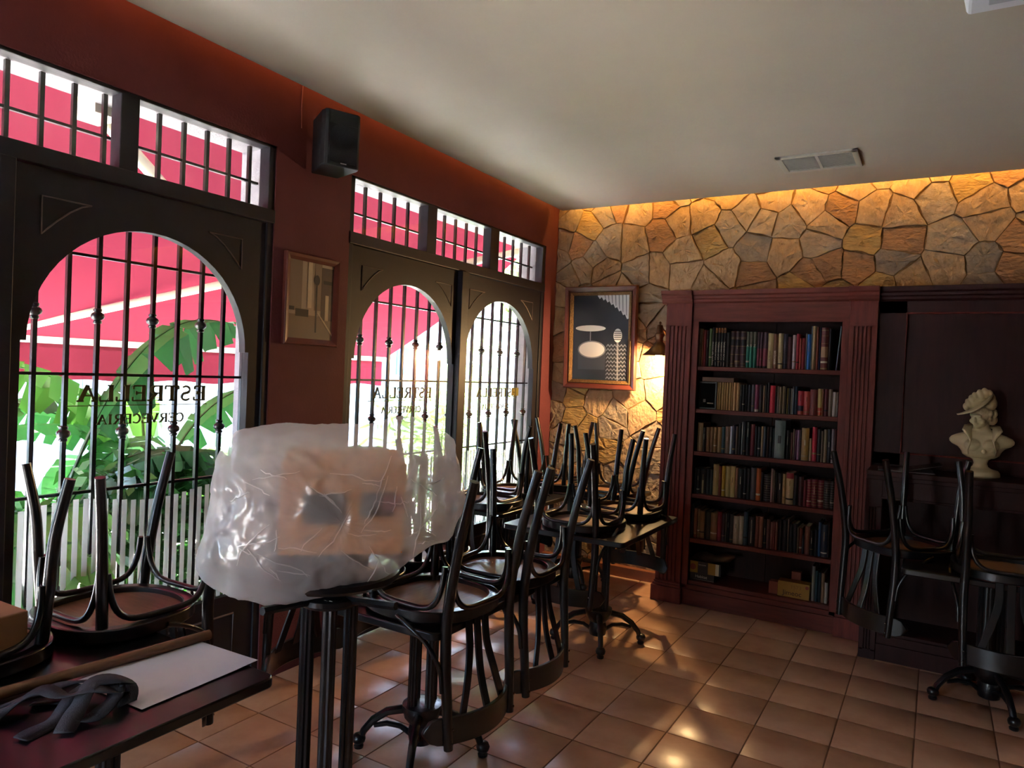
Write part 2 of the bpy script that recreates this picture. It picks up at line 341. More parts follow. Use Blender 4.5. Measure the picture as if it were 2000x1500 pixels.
def window(idx, y0, y1, lights, leaves, bars, letters):
    wn = room('window_%d' % idx); tag(wn, ['dark framed window wall with two transom lights over an arched door', 'dark framed window wall with three transom lights beside the stone wall', 'unseen dark framed window wall added for daylight'][idx-1], 'window')
    mb = MB(); A, B = -3.03, -2.957
    mb.box((A, y0, 0), (B, y0+.04, 2.76)); mb.box((A, y1-.04, 0), (B, y1, 2.76)); mb.box((A, y0, 2.745), (B, y1, 2.76)); mb.box((A, y0, 2.365), (B+.012, y1, 2.434))
    for a, b in zip(lights, lights[1:]): mb.box((A, a[1], 2.43), (B, b[0], 2.75))
    for a, b in zip(leaves, leaves[1:]): mb.box((A, a[1]-.01, 0), (B+.03, b[0]+.01, 2.365))
    mb.build('frame', WOOD, wn, bevel=.004)
    for a, b in lights: MB().box((-2.992, a-.005, 2.43), (-2.988, b+.005, 2.75)).build('pane', GLASS, wn)
    for k, (a, b, c, d) in enumerate(leaves):
        door[0] += 1; dn = room('door_%d' % door[0]); tag(dn, ['arched black door leaf farther from the pier, before the box-topped chair', 'arched black door leaf between the small picture pier and its twin leaf', 'arched black door leaf between the speaker pier and its twin by the stone wall', 'arched black door leaf next to the stone wall', 'arched black door leaf of the added window wall past the front table', 'arched black door leaf in the far end of the added window wall'][door[0]-1], 'door')
        arch_leaf(a, b, c, d).build('leaf', WOOD, dn, smooth=30)
        cy_ = (c+d)/2; r = (d-c)/2
        for s in (-1, 1):                       # spandrel mouldings
            e0 = cy_+s*(r-.04); p = [(e0, 2.255), (cy_+s*.27, 2.255)]
            p += [(cy_+s*(.27+(r-.04-.27)*t), 2.255-.148*t**1.5) for t in (.2, .45, .7, .88, 1)]
            MB().tube([(-2.967, q[0], q[1]) for q in p], .0035, 6, closed=True).build('moulding', LINE, dn)
        MB().tube([(-2.967, q[0], q[1]) for q in ((a+.12, .1), (b-.12, .1), (b-.12, .4), (a+.12, .4))], .006, 6, closed=True).build('moulding', LINE, dn)
        pn = MB().box((-2.992, c-.02, .49), (-2.988, d+.02, 1.7+r)).build('pane', GLASS, dn)
        yy = c+.0; n = 0
        while yy < d:
            top = 1.045+.02*math.sin(n*.35)
            MB().box((-2.9875, yy, .5), (-2.9865, yy+.022, top)).build('stripe', FROST, pn); yy += .0405; n += 1
        if letters:
            lettering(pn, 'ESTRELLA', -2.994, cy_+.30, 1.463, .067, 1.28)
            lettering(pn, 'CERVECERIA', -2.994, cy_+.19, 1.366, .04, 1.17)
            MB().box((-2.9955, cy_-.33, 1.443), (-2.9935, cy_+.31, 1.4465)).build('rule', GOLD, pn)
        if door[0] == 4: MB().box((-2.9955, 5.02, 1.47), (-2.9935, 5.13, 1.535)).build('sticker', mat('ochre_sticker', '8f8440', .5), pn)
    g = thing('window_grille', ['black iron window grille shading the arched door by the small picture pier', 'black iron window grille nearest the stone wall', 'black iron window grille of the added window wall'][idx-1], 'grille', (-3.08, 0, 0))
    y, st, odd = bars; k = 0
    while y < y1-.03:
        bo = obj('bar', BARM, g, (0, y, 0)); obj('collar', KNOB, bo, (0, 0, 1.82 if (k+odd) % 2 == 0 else 1.325)); y += st; k += 1
    for z in (.09, .58, 1.075, 1.572, 2.07, 2.58): MB().box((-.012, y0+.01, z-.006), (.006, y1-.01, z+.006)).build('rail', IRON, g)
BARM = MB().box((-.009, -.0085, .0), (.009, .0085, 2.758)).mesh('bar', IRON)
KNOB = MB().lathe([(.01, -.034), (.017, -.03), (.017, -.022), (.013, -.018), (.024, -.01), (.027, 0), (.024, .01), (.013, .018), (.017, .022), (.017, .03), (.01, .034)], 12).mesh('collar', IRON, 40)
door = [0]
window(1, .2, 2.51, [(.26, .94), (1.02, 1.704), (1.785, 2.467)], [(.24, 1.265, .262, 1.2), (1.30, 2.475, 1.377, 2.371)], (.345, .1235, 1), True)
window(2, 3.05, 5.43, [(3.097, 3.78), (3.884, 4.56), (4.68, 5.39)], [(3.085, 4.175, 3.144, 4.133), (4.245, 5.395, 4.278, 5.303)], (3.17, .137, 1), True)
window(3, -2.35, -.35, [(-2.29, -1.67), (-1.6, -.98), (-.92, -.41)], [(-2.31, -1.36, -2.27, -1.4), (-1.31, -.39, -1.27, -.43)], (-2.22, .135, 1), False)  # third window is out of view, added for more daylight

dn = room('door_7'); tag(dn, 'narrow glazed entrance door added for daylight, facing the stone wall', 'door')  # unseen door added behind the camera to daylight the cover and front table
mb = MB()
for a in (-2.7, -2.06): mb.box((a, YN-.09, 0), (a+.06, YN-.03, 2.1))
mb.box((-2.7, YN-.09, 2.02), (-2.0, YN-.03, 2.1)).box((-2.7, YN-.09, 0), (-2.0, YN-.03, .12)).build('frame', WOOD, dn)
MB().box((-2.64, YN-.063, .12), (-2.06, YN-.057, 2.02)).build('pane', GLASS, dn)

# warm light strips in the ceiling gap
def strip(name, a, b, hexc, st, lab):
    M = mat('glow_'+name, 'fff0d0', .5, emit=hexc, estr=st); mb = MB().box(a, b)
    tag(mb.build('cove_light', M), lab, 'light')
strip('side', (-2.875, YN+.1, 3.165), (-2.855, 5.45, 3.18), 'ffa058', 1.7, 'warm light strip hidden in the ceiling gap over the red wall')
strip('back', (-2.8, 5.525, 3.165), (XR-.1, 5.545, 3.18), 'ffbe58', 11, 'warm light strip hidden in the ceiling gap over the stone wall')
# ================================================================ bentwood chairs
def outline(hx, hy, n=40, e=2.5):
    return [(math.copysign(abs(math.cos(2*PI*i/n))**(2/e), math.cos(2*PI*i/n))*hx*(1-.05*math.sin(2*PI*i/n)), math.copysign(abs(math.sin(2*PI*i/n))**(2/e), math.sin(2*PI*i/n))*hy) for i in range(n)]
def make_chair():
    """upright frame of reference: z = 0 on the seat, legs below, backrest above, back towards +y"""
    t = thing('bentwood_chair', 'x', 'chair'); o1 = outline(.238, .232); o2 = outline(.2, .194); n = len(o1)
    mb = MB(); vs = []
    for (o, z) in ((o1, -.046), (o1, -.004), (o2, 0), (o2, -.046)): vs += [(x, y, z) for x, y in o]
    mb.add(vs, [(r*n+i, r*n+(i+1) % n, ((r+1) % 4)*n+(i+1) % n, ((r+1) % 4)*n+i) for r in range(4) for i in range(n)])
    mb.build('seat_frame', BENT, t, 50, .004)
    o3 = outline(.205, .199)
    MB().prism(o3, lambda a, b, d: (a, b, d), -.026, -.012).build('seat_panel', PLY, t)
    MB().prism(outline(.212, .206), lambda a, b, d: (a, b, d), -.011, .004).build('seat_pad', MAROON, t, bevel=.003)
    def cr(pts, n=6):                           # smooth curve through points
        P = [Vector(p) for p in pts]; P = [2*P[0]-P[1]]+P+[2*P[-1]-P[-2]]; out = []
        for i in range(1, len(P)-2):
            for k in range(n):
                u = k/n; out.append(.5*((2*P[i])+(P[i+1]-P[i-1])*u+(2*P[i-1]-5*P[i]+4*P[i+1]-P[i+2])*u*u+(3*P[i]-P[i-1]-3*P[i+1]+P[i+2])*u**3))
        return out+[P[-2]]
    legs = []
    for s in (-1, 1):
        p = cr([(s*.172, -.150, -.018), (s*.183, -.162, -.2), (s*.190, -.172, -.36), (s*.212, -.196, -.525)]); L = len(p)
        MB().tube(p, [.0185-.003*i/(L-1) for i in range(L)], 10).build('leg', BENT, t, 50); legs.append((s, p))
    rear = []
    for s in (-1, 1):
        p = cr([(s*.198, .322, -.525), (s*.190, .262, -.3), (s*.188, .222, -.06), (s*.19, .222, .1), (s*.187, .233, .25), (s*.182, .244, .41)]); L = len(p)
        MB().tube(p, [.0165+.003*math.sin(PI*i/(L-1)) for i in range(L)], 10).build('back_leg', BENT, t, 50); rear.append((s, p))
    at = {'fl': (-.181, -.160), 'fr': (.181, -.160), 'bl': (-.188, .218), 'br': (.188, .218)}
    for a, b in (('fl', 'fr'), ('fr', 'br'), ('br', 'bl'), ('bl', 'fl')):      # bent braces under the seat
        A, B = Vector(at[a]), Vector(at[b]); M_ = (A+B)/2; out = M_.normalized(); pts = []
        for i in range(25):
            th = PI*i/24; cs = math.cos(th); h = .5-.5*math.copysign(abs(cs)**.62, cs); sn = math.sin(th)
            q = A.lerp(B, .045+.91*h)+out*(.022*sn); pts.append((q.x, q.y, -.215+.158*(1-(1-sn)**1.5)))
        MB().tube(pts, [.0105]*25, 8).build('brace', BENT, t, 60)
    for s in (-1, 1):                           # hip braces from seat rim to back post
        MB().tube(cr([(s*.236, .03, -.02), (s*.244, .09, .0), (s*.232, .17, .05), (s*.212, .214, .13), (s*.208, .226, .21)], 5), .0085, 8).build('hip_brace', BENT, t, 60)
    def cy_(x): return .222+.06*(1-(x/.19)**2) if abs(x) < .19 else .222-.85*(abs(x)-.19)
    mb = MB(); N = 26; st = []
    for i in range(N+1):
        x = -.243+.486*i/N; e_ = min(1, (.243-abs(x))/.048); hh = .048*math.sqrt(max(0, 1-(1-e_)**2)) if e_ < 1 else .048
        st.append((x, cy_(x), max(hh, .004)))
    vs = []
    for (x, y, h) in st: vs += [(x, y-.008, .352-h), (x, y+.008, .352-h), (x, y+.008, .352+h), (x, y-.008, .352+h)]
    mb.add(vs, [(i*4+k, i*4+(k+1) % 4, (i+1)*4+(k+1) % 4, (i+1)*4+k) for i in range(N) for k in range(4)]+[(0, 1, 2, 3), tuple(N*4+k for k in range(4))])
    mb.build('crest_rail', CREST, t, 50, .003)
    for x0, x1 in ((-.048, -.118), (0, 0), (.048, .118)):
        pts = cr([(x0, .205, -.01), (x0*1.05, .218, .1), (x0+(x1-x0)*.45, .236, .21), (x1, cy_(x1)-.010, .325)], 5); L = len(pts); mb = MB(); vs = []
        for p in pts: vs += [p+Vector((-.017, -.005, 0)), p+Vector((.017, -.005, 0)), p+Vector((.017, .005, 0)), p+Vector((-.017, .005, 0))]
        mb.add(vs, [(i*4+k, i*4+(k+1) % 4, (i+1)*4+(k+1) % 4, (i+1)*4+k) for i in range(L-1) for k in range(4)]+[(0, 1, 2, 3), tuple((L-1)*4+k for k in range(4))])
        mb.build('slat', CREST, t, 50, .002)
    SC = mat('screw', '777777', .25, .8)
    for s in (-1, 1):
        for z in (.335, .385): MB().ball((s*.183, .262, z), (.005, .003, .005), 8).build('screw', SC, t, 60)
    return t
TH = .755
chairs = [  # x, y, direction of the back (deg, 0 = +x, 90 = +y), label
 (-1.62, 2.205, -4, 'upturned bentwood chair on the middle table, aisle side, beside the wrapped load'),
 (-1.622, 2.695, 1, 'upturned bentwood chair on the middle table, aisle side, towards the bookcase'),
 (-2.09, 2.205, 180, 'upturned bentwood chair on the middle table, window side, behind the wrapped load'),
 (-2.09, 2.69, 178, 'upturned bentwood chair on the middle table, window side, towards the stone wall'),
 (-1.787, 3.90, -92, 'upturned bentwood chair on the bookcase table with its back to the middle table'),
 (-1.735, 4.425, 87, 'upturned bentwood chair on the bookcase table with its back to the stone wall'),
 (-2.60, 4.07, -92, 'upturned bentwood chair on the window table with its back to the wrapped load'),
 (-2.66, 4.57, 91, 'upturned bentwood chair on the window table with its back to the corner'),
 (-2.12, 5.03, 3, 'upturned bentwood chair on the corner table, next to the bookcase table'),
 (-2.60, 5.13, 179, 'upturned bentwood chair on the corner table, against the red wall'),
 (-2.375, 1.41, 91, 'upturned bentwood chair on the front table beside the wooden pole tip'),
 (-2.385, .935, -86, 'upturned bentwood chair on the front table carrying the cardboard box'),
 (.33, 4.285, -88, 'upturned bentwood chair in front of the plaster bust'),
 (-.13, 4.54, 225, 'upturned bentwood chair between the plaster bust table and the fluted pilaster'),
]
proto = make_chair()
for i, (x, y, a, lab) in enumerate(chairs):
    r_ = (PI, 0, R(a)+PI/2)
    if i == 0: proto.location = (x, y, TH+.0045); proto.rotation_euler = r_; c_ = proto
    else: c_ = copy_tree(proto, (x, y, TH+.0045), r_)
    tag(c_, lab, 'chair', 'upturned bentwood chairs')

# ================================================================ cast-iron tables
COLM = MB(); N = 20
vs = []
for z in (0, 1):
    for k in range(N): a = 2*PI*k/N; rr = .021 if k % 2 else .0175; vs.append((rr*math.cos(a), rr*math.sin(a), z))
COLME = COLM.add(vs, [(k, (k+1) % N, N+(k+1) % N, N+k) for k in range(N)]+[tuple(range(N))[::-1], tuple(range(N, 2*N))]).mesh('column', IRON)
def foot_mesh(L):
    mb = MB(); P = [(.03, .17), (.08, .185), (.15, .17), (.21, .13), (.25, .08), (.268, .035)]
    mb.tube([(L/.27*a, 0, b) for a, b in P], [.02, .019, .018, .017, .016, .015], 8)
    Q = [(.03, .07), (.09, .11), (.15, .118), (.205, .105)]
    mb.tube([(L/.27*a, 0, b) for a, b in Q], [.013, .012, .012, .01], 8)
    mb.lathe([(.012, 0), (.02, .004), (.022, .014), (.015, .022), (.026, .03), (.03, .045), (.024, .06), (.014, .066)], 12, Matrix.Translation((L, 0, 0)))
    return mb.mesh('foot', IRON, 45)
FOOT = {}
def pedestal(t, x, y, h, rot, L=.27, sp=.052):
    if L not in FOOT: FOOT[L] = foot_mesh(L)
    for k in range(4):
        a = R(rot)+PI/2*k
        obj('foot', FOOT[L], t, (x, y, 0), (0, 0, a))
        obj('column', COLME, t, (x+sp*math.cos(a+PI/4), y+sp*math.sin(a+PI/4), .2), (0, 0, a), (1, 1, h-.2-.045))
    MB().lathe([(.03, .04), (.05, .05), (.058, .09), (.05, .13), (.075, .16), (.085, .195), (.085, .215), (.06, .22)], 20).build('hub', IRON, t, 40, loc=(x, y, 0))
    mb = MB().lathe([(.085, h-.075), (.095, h-.065), (.095, h-.05), (.07, h-.045), (.05, h-.026)], 20)
    for k in range(4):
        a = R(rot)+PI/2*k; mb.tube([(.05*math.cos(a), .05*math.sin(a), h-.055), (.25*math.cos(a), .25*math.sin(a), h-.036)], .012, 6)
    mb.build('bracket', IRON, t, 40, loc=(x, y, 0))
def rrect(x0, x1, y0, y1, r=.03, n=5):
    out = []
    for cx, cy__, a0 in ((x1-r, y1-r, 0), (x0+r, y1-r, 90), (x0+r, y0+r, 180), (x1-r, y0+r, 270)):
        out += [(cx+r*math.cos(R(a0+90*i/n)), cy__+r*math.sin(R(a0+90*i/n))) for i in range(n+1)]
    return out
def table(name, lab, x0, x1, y0, y1, bases, rot=45, group='cast iron cafe tables'):
    cx, cy__ = (x0+x1)/2, (y0+y1)/2; t = thing(name, lab, 'table', (cx, cy__, 0), group=group)
    MB().prism(rrect(x0-cx, x1-cx, y0-cy__, y1-cy__), lambda a, b, d: (a, b, d), TH-.03, TH).build('table_top', TTOP, t, 40, .005)
    for bx, by in bases: pedestal(t, bx-cx, by-cy__, TH, rot)
    return t
table('cafe_table', 'black table strewn with paper sheets, wooden pole and dark straps', -2.63, -1.595, .70, 1.425, [(-1.87, 1.06), (-2.36, 1.06)])
table('cafe_table', 'black cast-iron table holding four upturned chairs behind the wrapped load', -2.225, -1.425, 1.955, 2.955, [(-1.85, 2.46)], 28)
table('cafe_table', 'black cast-iron table with two upturned chairs next to the bookcase', -2.2, -1.425, 3.64, 4.6, [(-1.76, 4.12)], 28)
table('cafe_table', 'black cast-iron table with two upturned chairs along the window by the stone wall', -2.9, -2.34, 3.86, 4.82, [(-2.62, 4.33)], 45)
table('cafe_table', 'black cast-iron table with two upturned chairs in the corner', -2.88, -1.93, 4.88, 5.5, [(-2.45, 5.17)], 45)
table('cafe_table', 'black cast-iron table with upturned chairs in front of the plaster bust', -.12, .72, 4.09, 4.84, [(.3, 4.55)], 20)
BOOKS = {
 1: (1.763, '-1550 28 281 6b5a48;-1522 13 278 8a4a30;-1509 21 269 7a2026;-1487 19 266 1d1416;-1468 23 281 5f7d4a;-1445 21 290 141214;-1424 21 287 121012;-1403 20 288 121012;-1383 20 288 121012;-1363 20 288 121012;-1343 30 252 0f1210;-1313 32 264 3a2426;-1281 39 264 3a2426;-1242 41 264 3a2426;-1201 26 259 2a7a66;-1175 25 259 2a7a66;-1150 24 259 2a7a66;-1125 23 256 7a3444;-1103 20 256 7a3444;-1083 33 257 7a3444;-1050 37 249 a8946c;-1013 34 245 6a4a34;-979 32 249 b0a078;-947 30 246 2a2c3a;-917 31 226 4a1c24;-885 25 238 b0a8b0;-860 23 247 a02030;-837 12 215 b06050;-825 26 218 8a2a30;-799 11 251 8a8478;-789 25 244 2068b0;-764 8 315 8a94a0;-756 25 304 a08a68;-731 17 295 8a4a38;-714 14 290 1e2450;-700 46 290 5a2620;-654 14 284 241416'),
 2: (1.449, '-1394 15 201 a08050;-1379 18 201 8a6c42;-1361 18 202 a08050;-1343 18 201 947448;-1325 18 202 a08050;-1308 18 203 a48454;-1290 15 202 947448;-1275 21 203 b89468;-1255 23 204 b89468;-1231 20 190 141416;-1211 20 191 18181c;-1191 17 192 141416;-1173 26 192 101114;-1148 24 194 5a5a60;-1124 30 195 7a3050;-1094 25 193 1a1a1c;-1068 14 191 a08870;-1054 17 200 1c2026;-1037 17 213 14181c;-1020 36 194 c02038;-984 10 192 202020;-974 18 192 8a8078;-957 19 187 8a7a60;-937 19 191 8a7a60;-918 11 186 1c1a1a;-907 11 181 9a8440;-896 15 181 201e20;-881 12 179 a0a098;-869 12 194 8a94a0;-857 23 195 1c3a50;-834 40 165 a02838;-794 40 164 a04038;-754 49 178 6a2a28;-706 30 185 b09a60;-676 10 183 8a5a40;-665 28 184 5a2028;-637 25 185 8a7868;-612 27 167 a09890;-586 10 168 b0b0b0'),
 3: (1.134, '-1522 40 210 8a6a4a;-1483 23 176 2a2420;-1459 29 181 7a5a3a;-1431 27 183 7a5a3c;-1404 25 185 8a6840;-1378 32 187 947048;-1347 27 192 23404a;-1320 34 197 7a6450;-1285 18 199 c0c8d8;-1268 23 209 20243a;-1244 16 202 6a5a4c;-1229 23 224 141416;-1205 12 237 a0a4a8;-1194 23 238 15171c;-1171 29 240 101216;-1142 30 225 6a2028;-1112 21 215 141818;-1091 22 211 20282a;-1069 18 215 c0a080;-1051 22 216 1c2436;-1029 17 215 3a2420;-1012 25 217 16181e;-987 14 206 2a3a3a;-973 71 267 5a6868;-901 27 202 141414;-874 9 186 3a2a22;-865 14 187 6a3a30;-852 12 211 8a7a68;-839 11 206 7a4a6a;-828 20 207 a080a0;-808 12 208 3a2a2a;-796 49 225 8a6a30;-747 19 157 9a8a70;-728 30 235 a82038;-698 28 223 161818;-671 16 213 6a5a48;-655 23 223 8a7a60;-632 26 228 15161e;-607 19 230 90888c;-587 10 225 4a2028'),
 4: (0.819, '-1535 22 186 1a1a1c;-1514 25 182 202022;-1489 46 186 1c1a18;-1443 27 184 202a2e;-1416 20 186 2a3436;-1396 43 229 a8905c;-1353 23 217 6a2a20;-1330 25 222 a88828;-1305 35 222 a0905c;-1270 35 226 b8a068;-1234 20 217 9a6a50;-1214 38 214 101010;-1176 23 217 15181a;-1153 28 220 141a1a;-1126 40 229 4a4248;-1086 32 230 b05a28;-1054 17 206 141414;-1037 49 192 1a1a1c;-988 20 237 9a8078;-968 12 227 6a6058;-956 14 217 141212;-942 35 210 1c1412;-908 24 208 a88a58;-884 50 220 b09a70;-833 30 208 141616;-804 35 200 3a1c20;-769 23 180 6a2028;-746 30 189 7a2430;-716 37 193 6a2028;-679 39 191 6a2028;-640 41 190 2a2420;-599 26 191 201c1a'),
 5: (0.488, '-1555 33 246 2a3034;-1522 26 217 7a4a30;-1496 20 214 8a7458;-1477 36 205 7a5a3c;-1441 45 204 1a1c1a;-1396 48 200 8a6a48;-1348 32 215 7a2430;-1316 28 207 3a2a2c;-1287 9 209 8a8478;-1278 19 211 15181a;-1259 28 208 3a3a38;-1231 40 200 9a8a74;-1191 31 205 a09480;-1160 31 241 2a4450;-1129 52 209 141010;-1078 27 220 7a4234;-1051 27 221 8a5a48;-1024 24 206 1a1414;-1000 24 209 6a4a48;-976 22 191 8a5a50;-954 15 194 7a3a34;-939 16 196 8a5a48;-923 32 217 161818;-891 32 216 1c1e20;-859 12 228 7a6a58;-848 26 197 1a2020;-822 27 201 20262a;-794 11 180 8a7058;-783 21 176 7a4030;-762 14 131 2a3448;-748 34 194 7a4a3c;-714 28 169 141416;-686 25 179 181a1e;-661 19 235 3a5a80;-642 41 222 202838;-601 14 238 2a2220'),
 6: (0.176, '-689 22 240 8a8880;-667 19 211 2a4a50;-647 19 203 203440;-628 22 203 8a6a50;-606 22 142 b0a8a0'),
}
# ================================================================ bookcase and panelled cabinet
FY, BY = 5.215, 5.575
bc = thing('bookcase', 'tall mahogany bookcase with fluted pilasters and a stepped cornice', 'bookcase', (-1.06, 5.4, 0))
def P(name, mb, M=MAHOG, par=bc, bevel=.003, smooth=None): o = mb.build(name, M, par, smooth, bevel); o.matrix_parent_inverse = Matrix.Translation(-Vector(par.location)); return o
def pilaster(par, x0, x1, yf, z0, z1, M, fl=5):
    """flat shaft with flutes cut between raised fillets"""
    mb = MB(); mb.box((x0, yf+.012, z0), (x1, yf+.08, z1)); w_ = x1-x0; mb.box((x0, yf, z1-.17), (x1, yf+.014, z1)); mb.box((x0, yf, z0), (x1, yf+.014, z0+.06))
    e = .022; pitch = (w_-2*e)/fl
    for k in range(fl+1):
        a = x0+e+pitch*k; h = pitch*.29
        mb.box((max(x0, a-h) if k else x0, yf, z0+.05), (min(x1, a+h) if k < fl else x1, yf+.014, z1-.16))
    return P('pilaster', mb, M, par, .002)
MB_ = MB
P('side_panel', MB().box((-1.76, FY, .0), (-1.73, BY, 2.22))); P('side_panel', MB().box((-.56, FY, .0), (-.53, BY, 2.22)))
P('side_panel', MB().box((-1.605, FY+.01, .12), (-1.577, BY, 2.1))); P('back_panel', MB().box((-1.75, BY-.015, .1), (-1.05, BY, 2.2)), DARKW); P('back_panel', MB().box((-1.047, BY-.015, .1), (-.53, BY, 2.2)), DARKW)
P('face_stile', MB().box((-1.575, FY-.004, .12), (-1.53, FY+.02, 2.1))); P('face_stile', MB().box((-.566, FY-.004, .12), (-.518, FY+.02, 2.1)))
P('frieze', MB().box((-1.575, FY-.004, 2.088), (-.518, FY+.03, 2.235)), MAHOGH)
P('top_board', MB().box((-1.78, FY, 2.225), (-.355, BY, 2.25)), MAHOGH)
for z in (1.763, 1.449, 1.134, .819, .488, .176): P('shelf', MB().box((-1.577, FY+.021, z-.03), (-.56, BY-.01, z)), MAHOGH)
P('plinth', MB().box((-1.62, FY-.012, 0), (-.5, FY+.03, .115)).box((-1.62, FY-.004, .115), (-.5, FY+.03, .15)), MAHOGH)
pilaster(bc, -1.77, -1.578, 5.19, .1, 2.225, MAHOG); pilaster(bc, -.52, -.354, 5.19, .1, 2.225, MAHOG)
P('pilaster_base', MB().box((-1.795, 5.17, 0), (-1.565, 5.3, .115)).box((-1.785, 5.178, .115), (-1.57, 5.3, .135)).box((-1.778, 5.184, .135), (-1.574, 5.3, .15)))
P('pilaster_base', MB().box((-.53, 5.17, 0), (-.354, 5.3, .13)).box((-.525, 5.18, .13), (-.354, 5.3, .15)))
def cornice(par, x0, x1, yf, M, nm='cornice'):
    st = [(2.222, .0), (2.235, .012), (2.25, .016), (2.258, .026), (2.275, .03), (2.285, .042), (2.3, .046), (2.315, .05)]
    prof = [(yf-o, z) for z, o in st]+[(yf+.12, 2.315), (yf+.12, 2.222)]
    return P(nm, MB().prism(prof, lambda a, b, d: (d, a, b), x0, x1), M, par, .0015)
cornice(bc, -1.582, -.518, 5.212, MAHOGH); cornice(bc, -1.805, -1.575, 5.19, MAHOGH, 'pilaster_cap'); cornice(bc, -.53, -.35, 5.19, MAHOGH, 'pilaster_cap')

pc = thing('panelled_cabinet', 'dark panelled wall unit with a ledge and open niche beside the bookcase', 'cabinet', (.9, 5.2, 0))
P('back_board', MB().box((-.352, 5.262, 0), (2.4, 5.5, 2.225)), DARKW, pc)
for a in ((-.352, 2.145, 2.4, 2.225), (-.352, 1.165, 2.4, 1.243)): P('rail', MB().box((a[0], 5.245, a[1]), (a[2], 5.265, a[3])), DARKW, pc)
for a, b in ((-.352, -.19), (.95, 1.1), (2.25, 2.4)): P('stile', MB().box((a, 5.245, 1.165), (b, 5.265, 2.225)), DARKW, pc)
for a, b in ((-.19, .95), (1.1, 2.25)):
    P('panel_moulding', MB().tube([(q[0], 5.246, q[1]) for q in ((a, 1.243), (b, 1.243), (b, 2.145), (a, 2.145))], .008, 6, closed=True), MAHOG, pc, 0)
cornice(pc, -.35, 2.4, 5.24, DARKW)
P('ledge', MB().box((-.352, 4.862, 1.125), (2.4, 5.26, 1.155)).box((-.35, 4.872, 1.10), (2.4, 5.26, 1.125)), DARKW, pc)
P('apron', MB().box((-.27, 4.885, .99), (2.4, 4.92, 1.1)).box((-.27, 4.88, .985), (2.4, 4.92, 1.0)), DARKW, pc)
pilaster(pc, -.354, -.262, 4.882, .0, 1.1, DARKW, 3)
P('side_panel', MB().box((-.354, 4.9, 0), (-.325, 5.3, 1.1)), MAHOG, pc); P('stile', MB().box((1.0, 4.885, 0), (1.1, 5.2, 1.0)), DARKW, pc); P('stile', MB().box((2.3, 4.885, 0), (2.4, 5.2, 1.0)), DARKW, pc)
P('niche_floor', MB().box((-.33, 4.9, .15), (2.39, 5.27, .175)), DARKW, pc)
P('plinth', MB().box((-.27, 4.893, 0), (2.39, 4.93, .1)).box((-.27, 4.9, .1), (2.39, 4.93, .16)), DARKW, pc)

# ---------------------------------------------------------------- books
PAGES = mat('pages', 'b8a888', .9); CN = {}
def book_mesh():
    mb = MB(); n = 5; sp = [(-.5+i/n, -.06*math.sin(PI*i/n)) for i in range(n+1)]     # rounded spine at y=0, unit box behind
    vs = [(x, y, 0) for x, y in sp]+[(.5, 1, 0), (.42, 1, 0), (.42, .04, 0), (-.42, .04, 0), (-.42, 1, 0), (-.5, 1, 0)]; m_ = len(vs)
    mb.add(vs+[(x, y, 1) for x, y, z in vs], [(i, (i+1) % m_, m_+(i+1) % m_, m_+i) for i in range(m_)]+[tuple(range(m_))[::-1], tuple(range(m_, 2*m_))])
    mb.k = 1; mb.box((-.42, .04, .025), (.42, .97, .975)); return mb.mesh('book', [PAGES, PAGES], 50)
BKM = book_mesh()
def cname(h):
    r, g, b = [int(h[i:i+2], 16) for i in (0, 2, 4)]; mx, mn = max(r, g, b), min(r, g, b)
    if mx < 48: return 'black'
    if mx-mn < 22: return 'charcoal' if mx < 80 else ('grey' if mx < 150 else 'pale grey')
    if r == mx and b > g+15: return 'plum' if r < 130 else 'pink'
    if r == mx: return ('dark red' if r < 130 else 'red') if g < r*.45 else (('dark brown' if r < 90 else 'brown') if g < r*.72 else ('tan' if r < 170 else 'cream')) if b > r*.3 else 'orange'
    if g == mx and b < g*.95: return 'green'
    return 'navy' if mx < 90 else 'blue'
def ordn(n): return '%d%s' % (n, 'th' if 10 < n % 100 < 14 else {1: 'st', 2: 'nd', 3: 'rd'}.get(n % 10, 'th'))
SH = {1: 'top shelf', 2: 'second shelf down', 3: 'third shelf down', 4: 'fourth shelf down', 5: 'fifth shelf down', 6: 'bottom shelf'}
def add_book(x, w_, h, z, hexc, lab, grp, dep=.2, lean=0, yf=5.285):
    t = obj('book', BKM, None, (x+w_/2, yf, z+.0005), (0, R(lean), 0), (w_, dep, h))
    M = mat('cover_'+hexc, hexc, .5, 0, .15, 6); t.material_slots[0].link = 'OBJECT'; t.material_slots[0].material = M
    return tag(t, lab, 'book', grp)
def band(bk, z0, z1, M, nm='band', w_=.98, out=.065):       # printed or gilt band across a spine, in the book's unit frame
    n = 5; mb = MB(); pa = [(w_*(-.5+i/n), -.06*math.sin(PI*i/n)-.004, z0) for i in range(n+1)]; mb.ribbon(pa, [(a, b, z1) for a, b, c in pa])
    return mb.build(nm, M, bk)
rb = random.Random(5); CREAMP = mat('cream_print', 'c8bfa8', .6); DGILT = mat('dull_gilt', '8a7450', .45, .3); BLK = mat('black_print', '121114', .5)
allb = {}
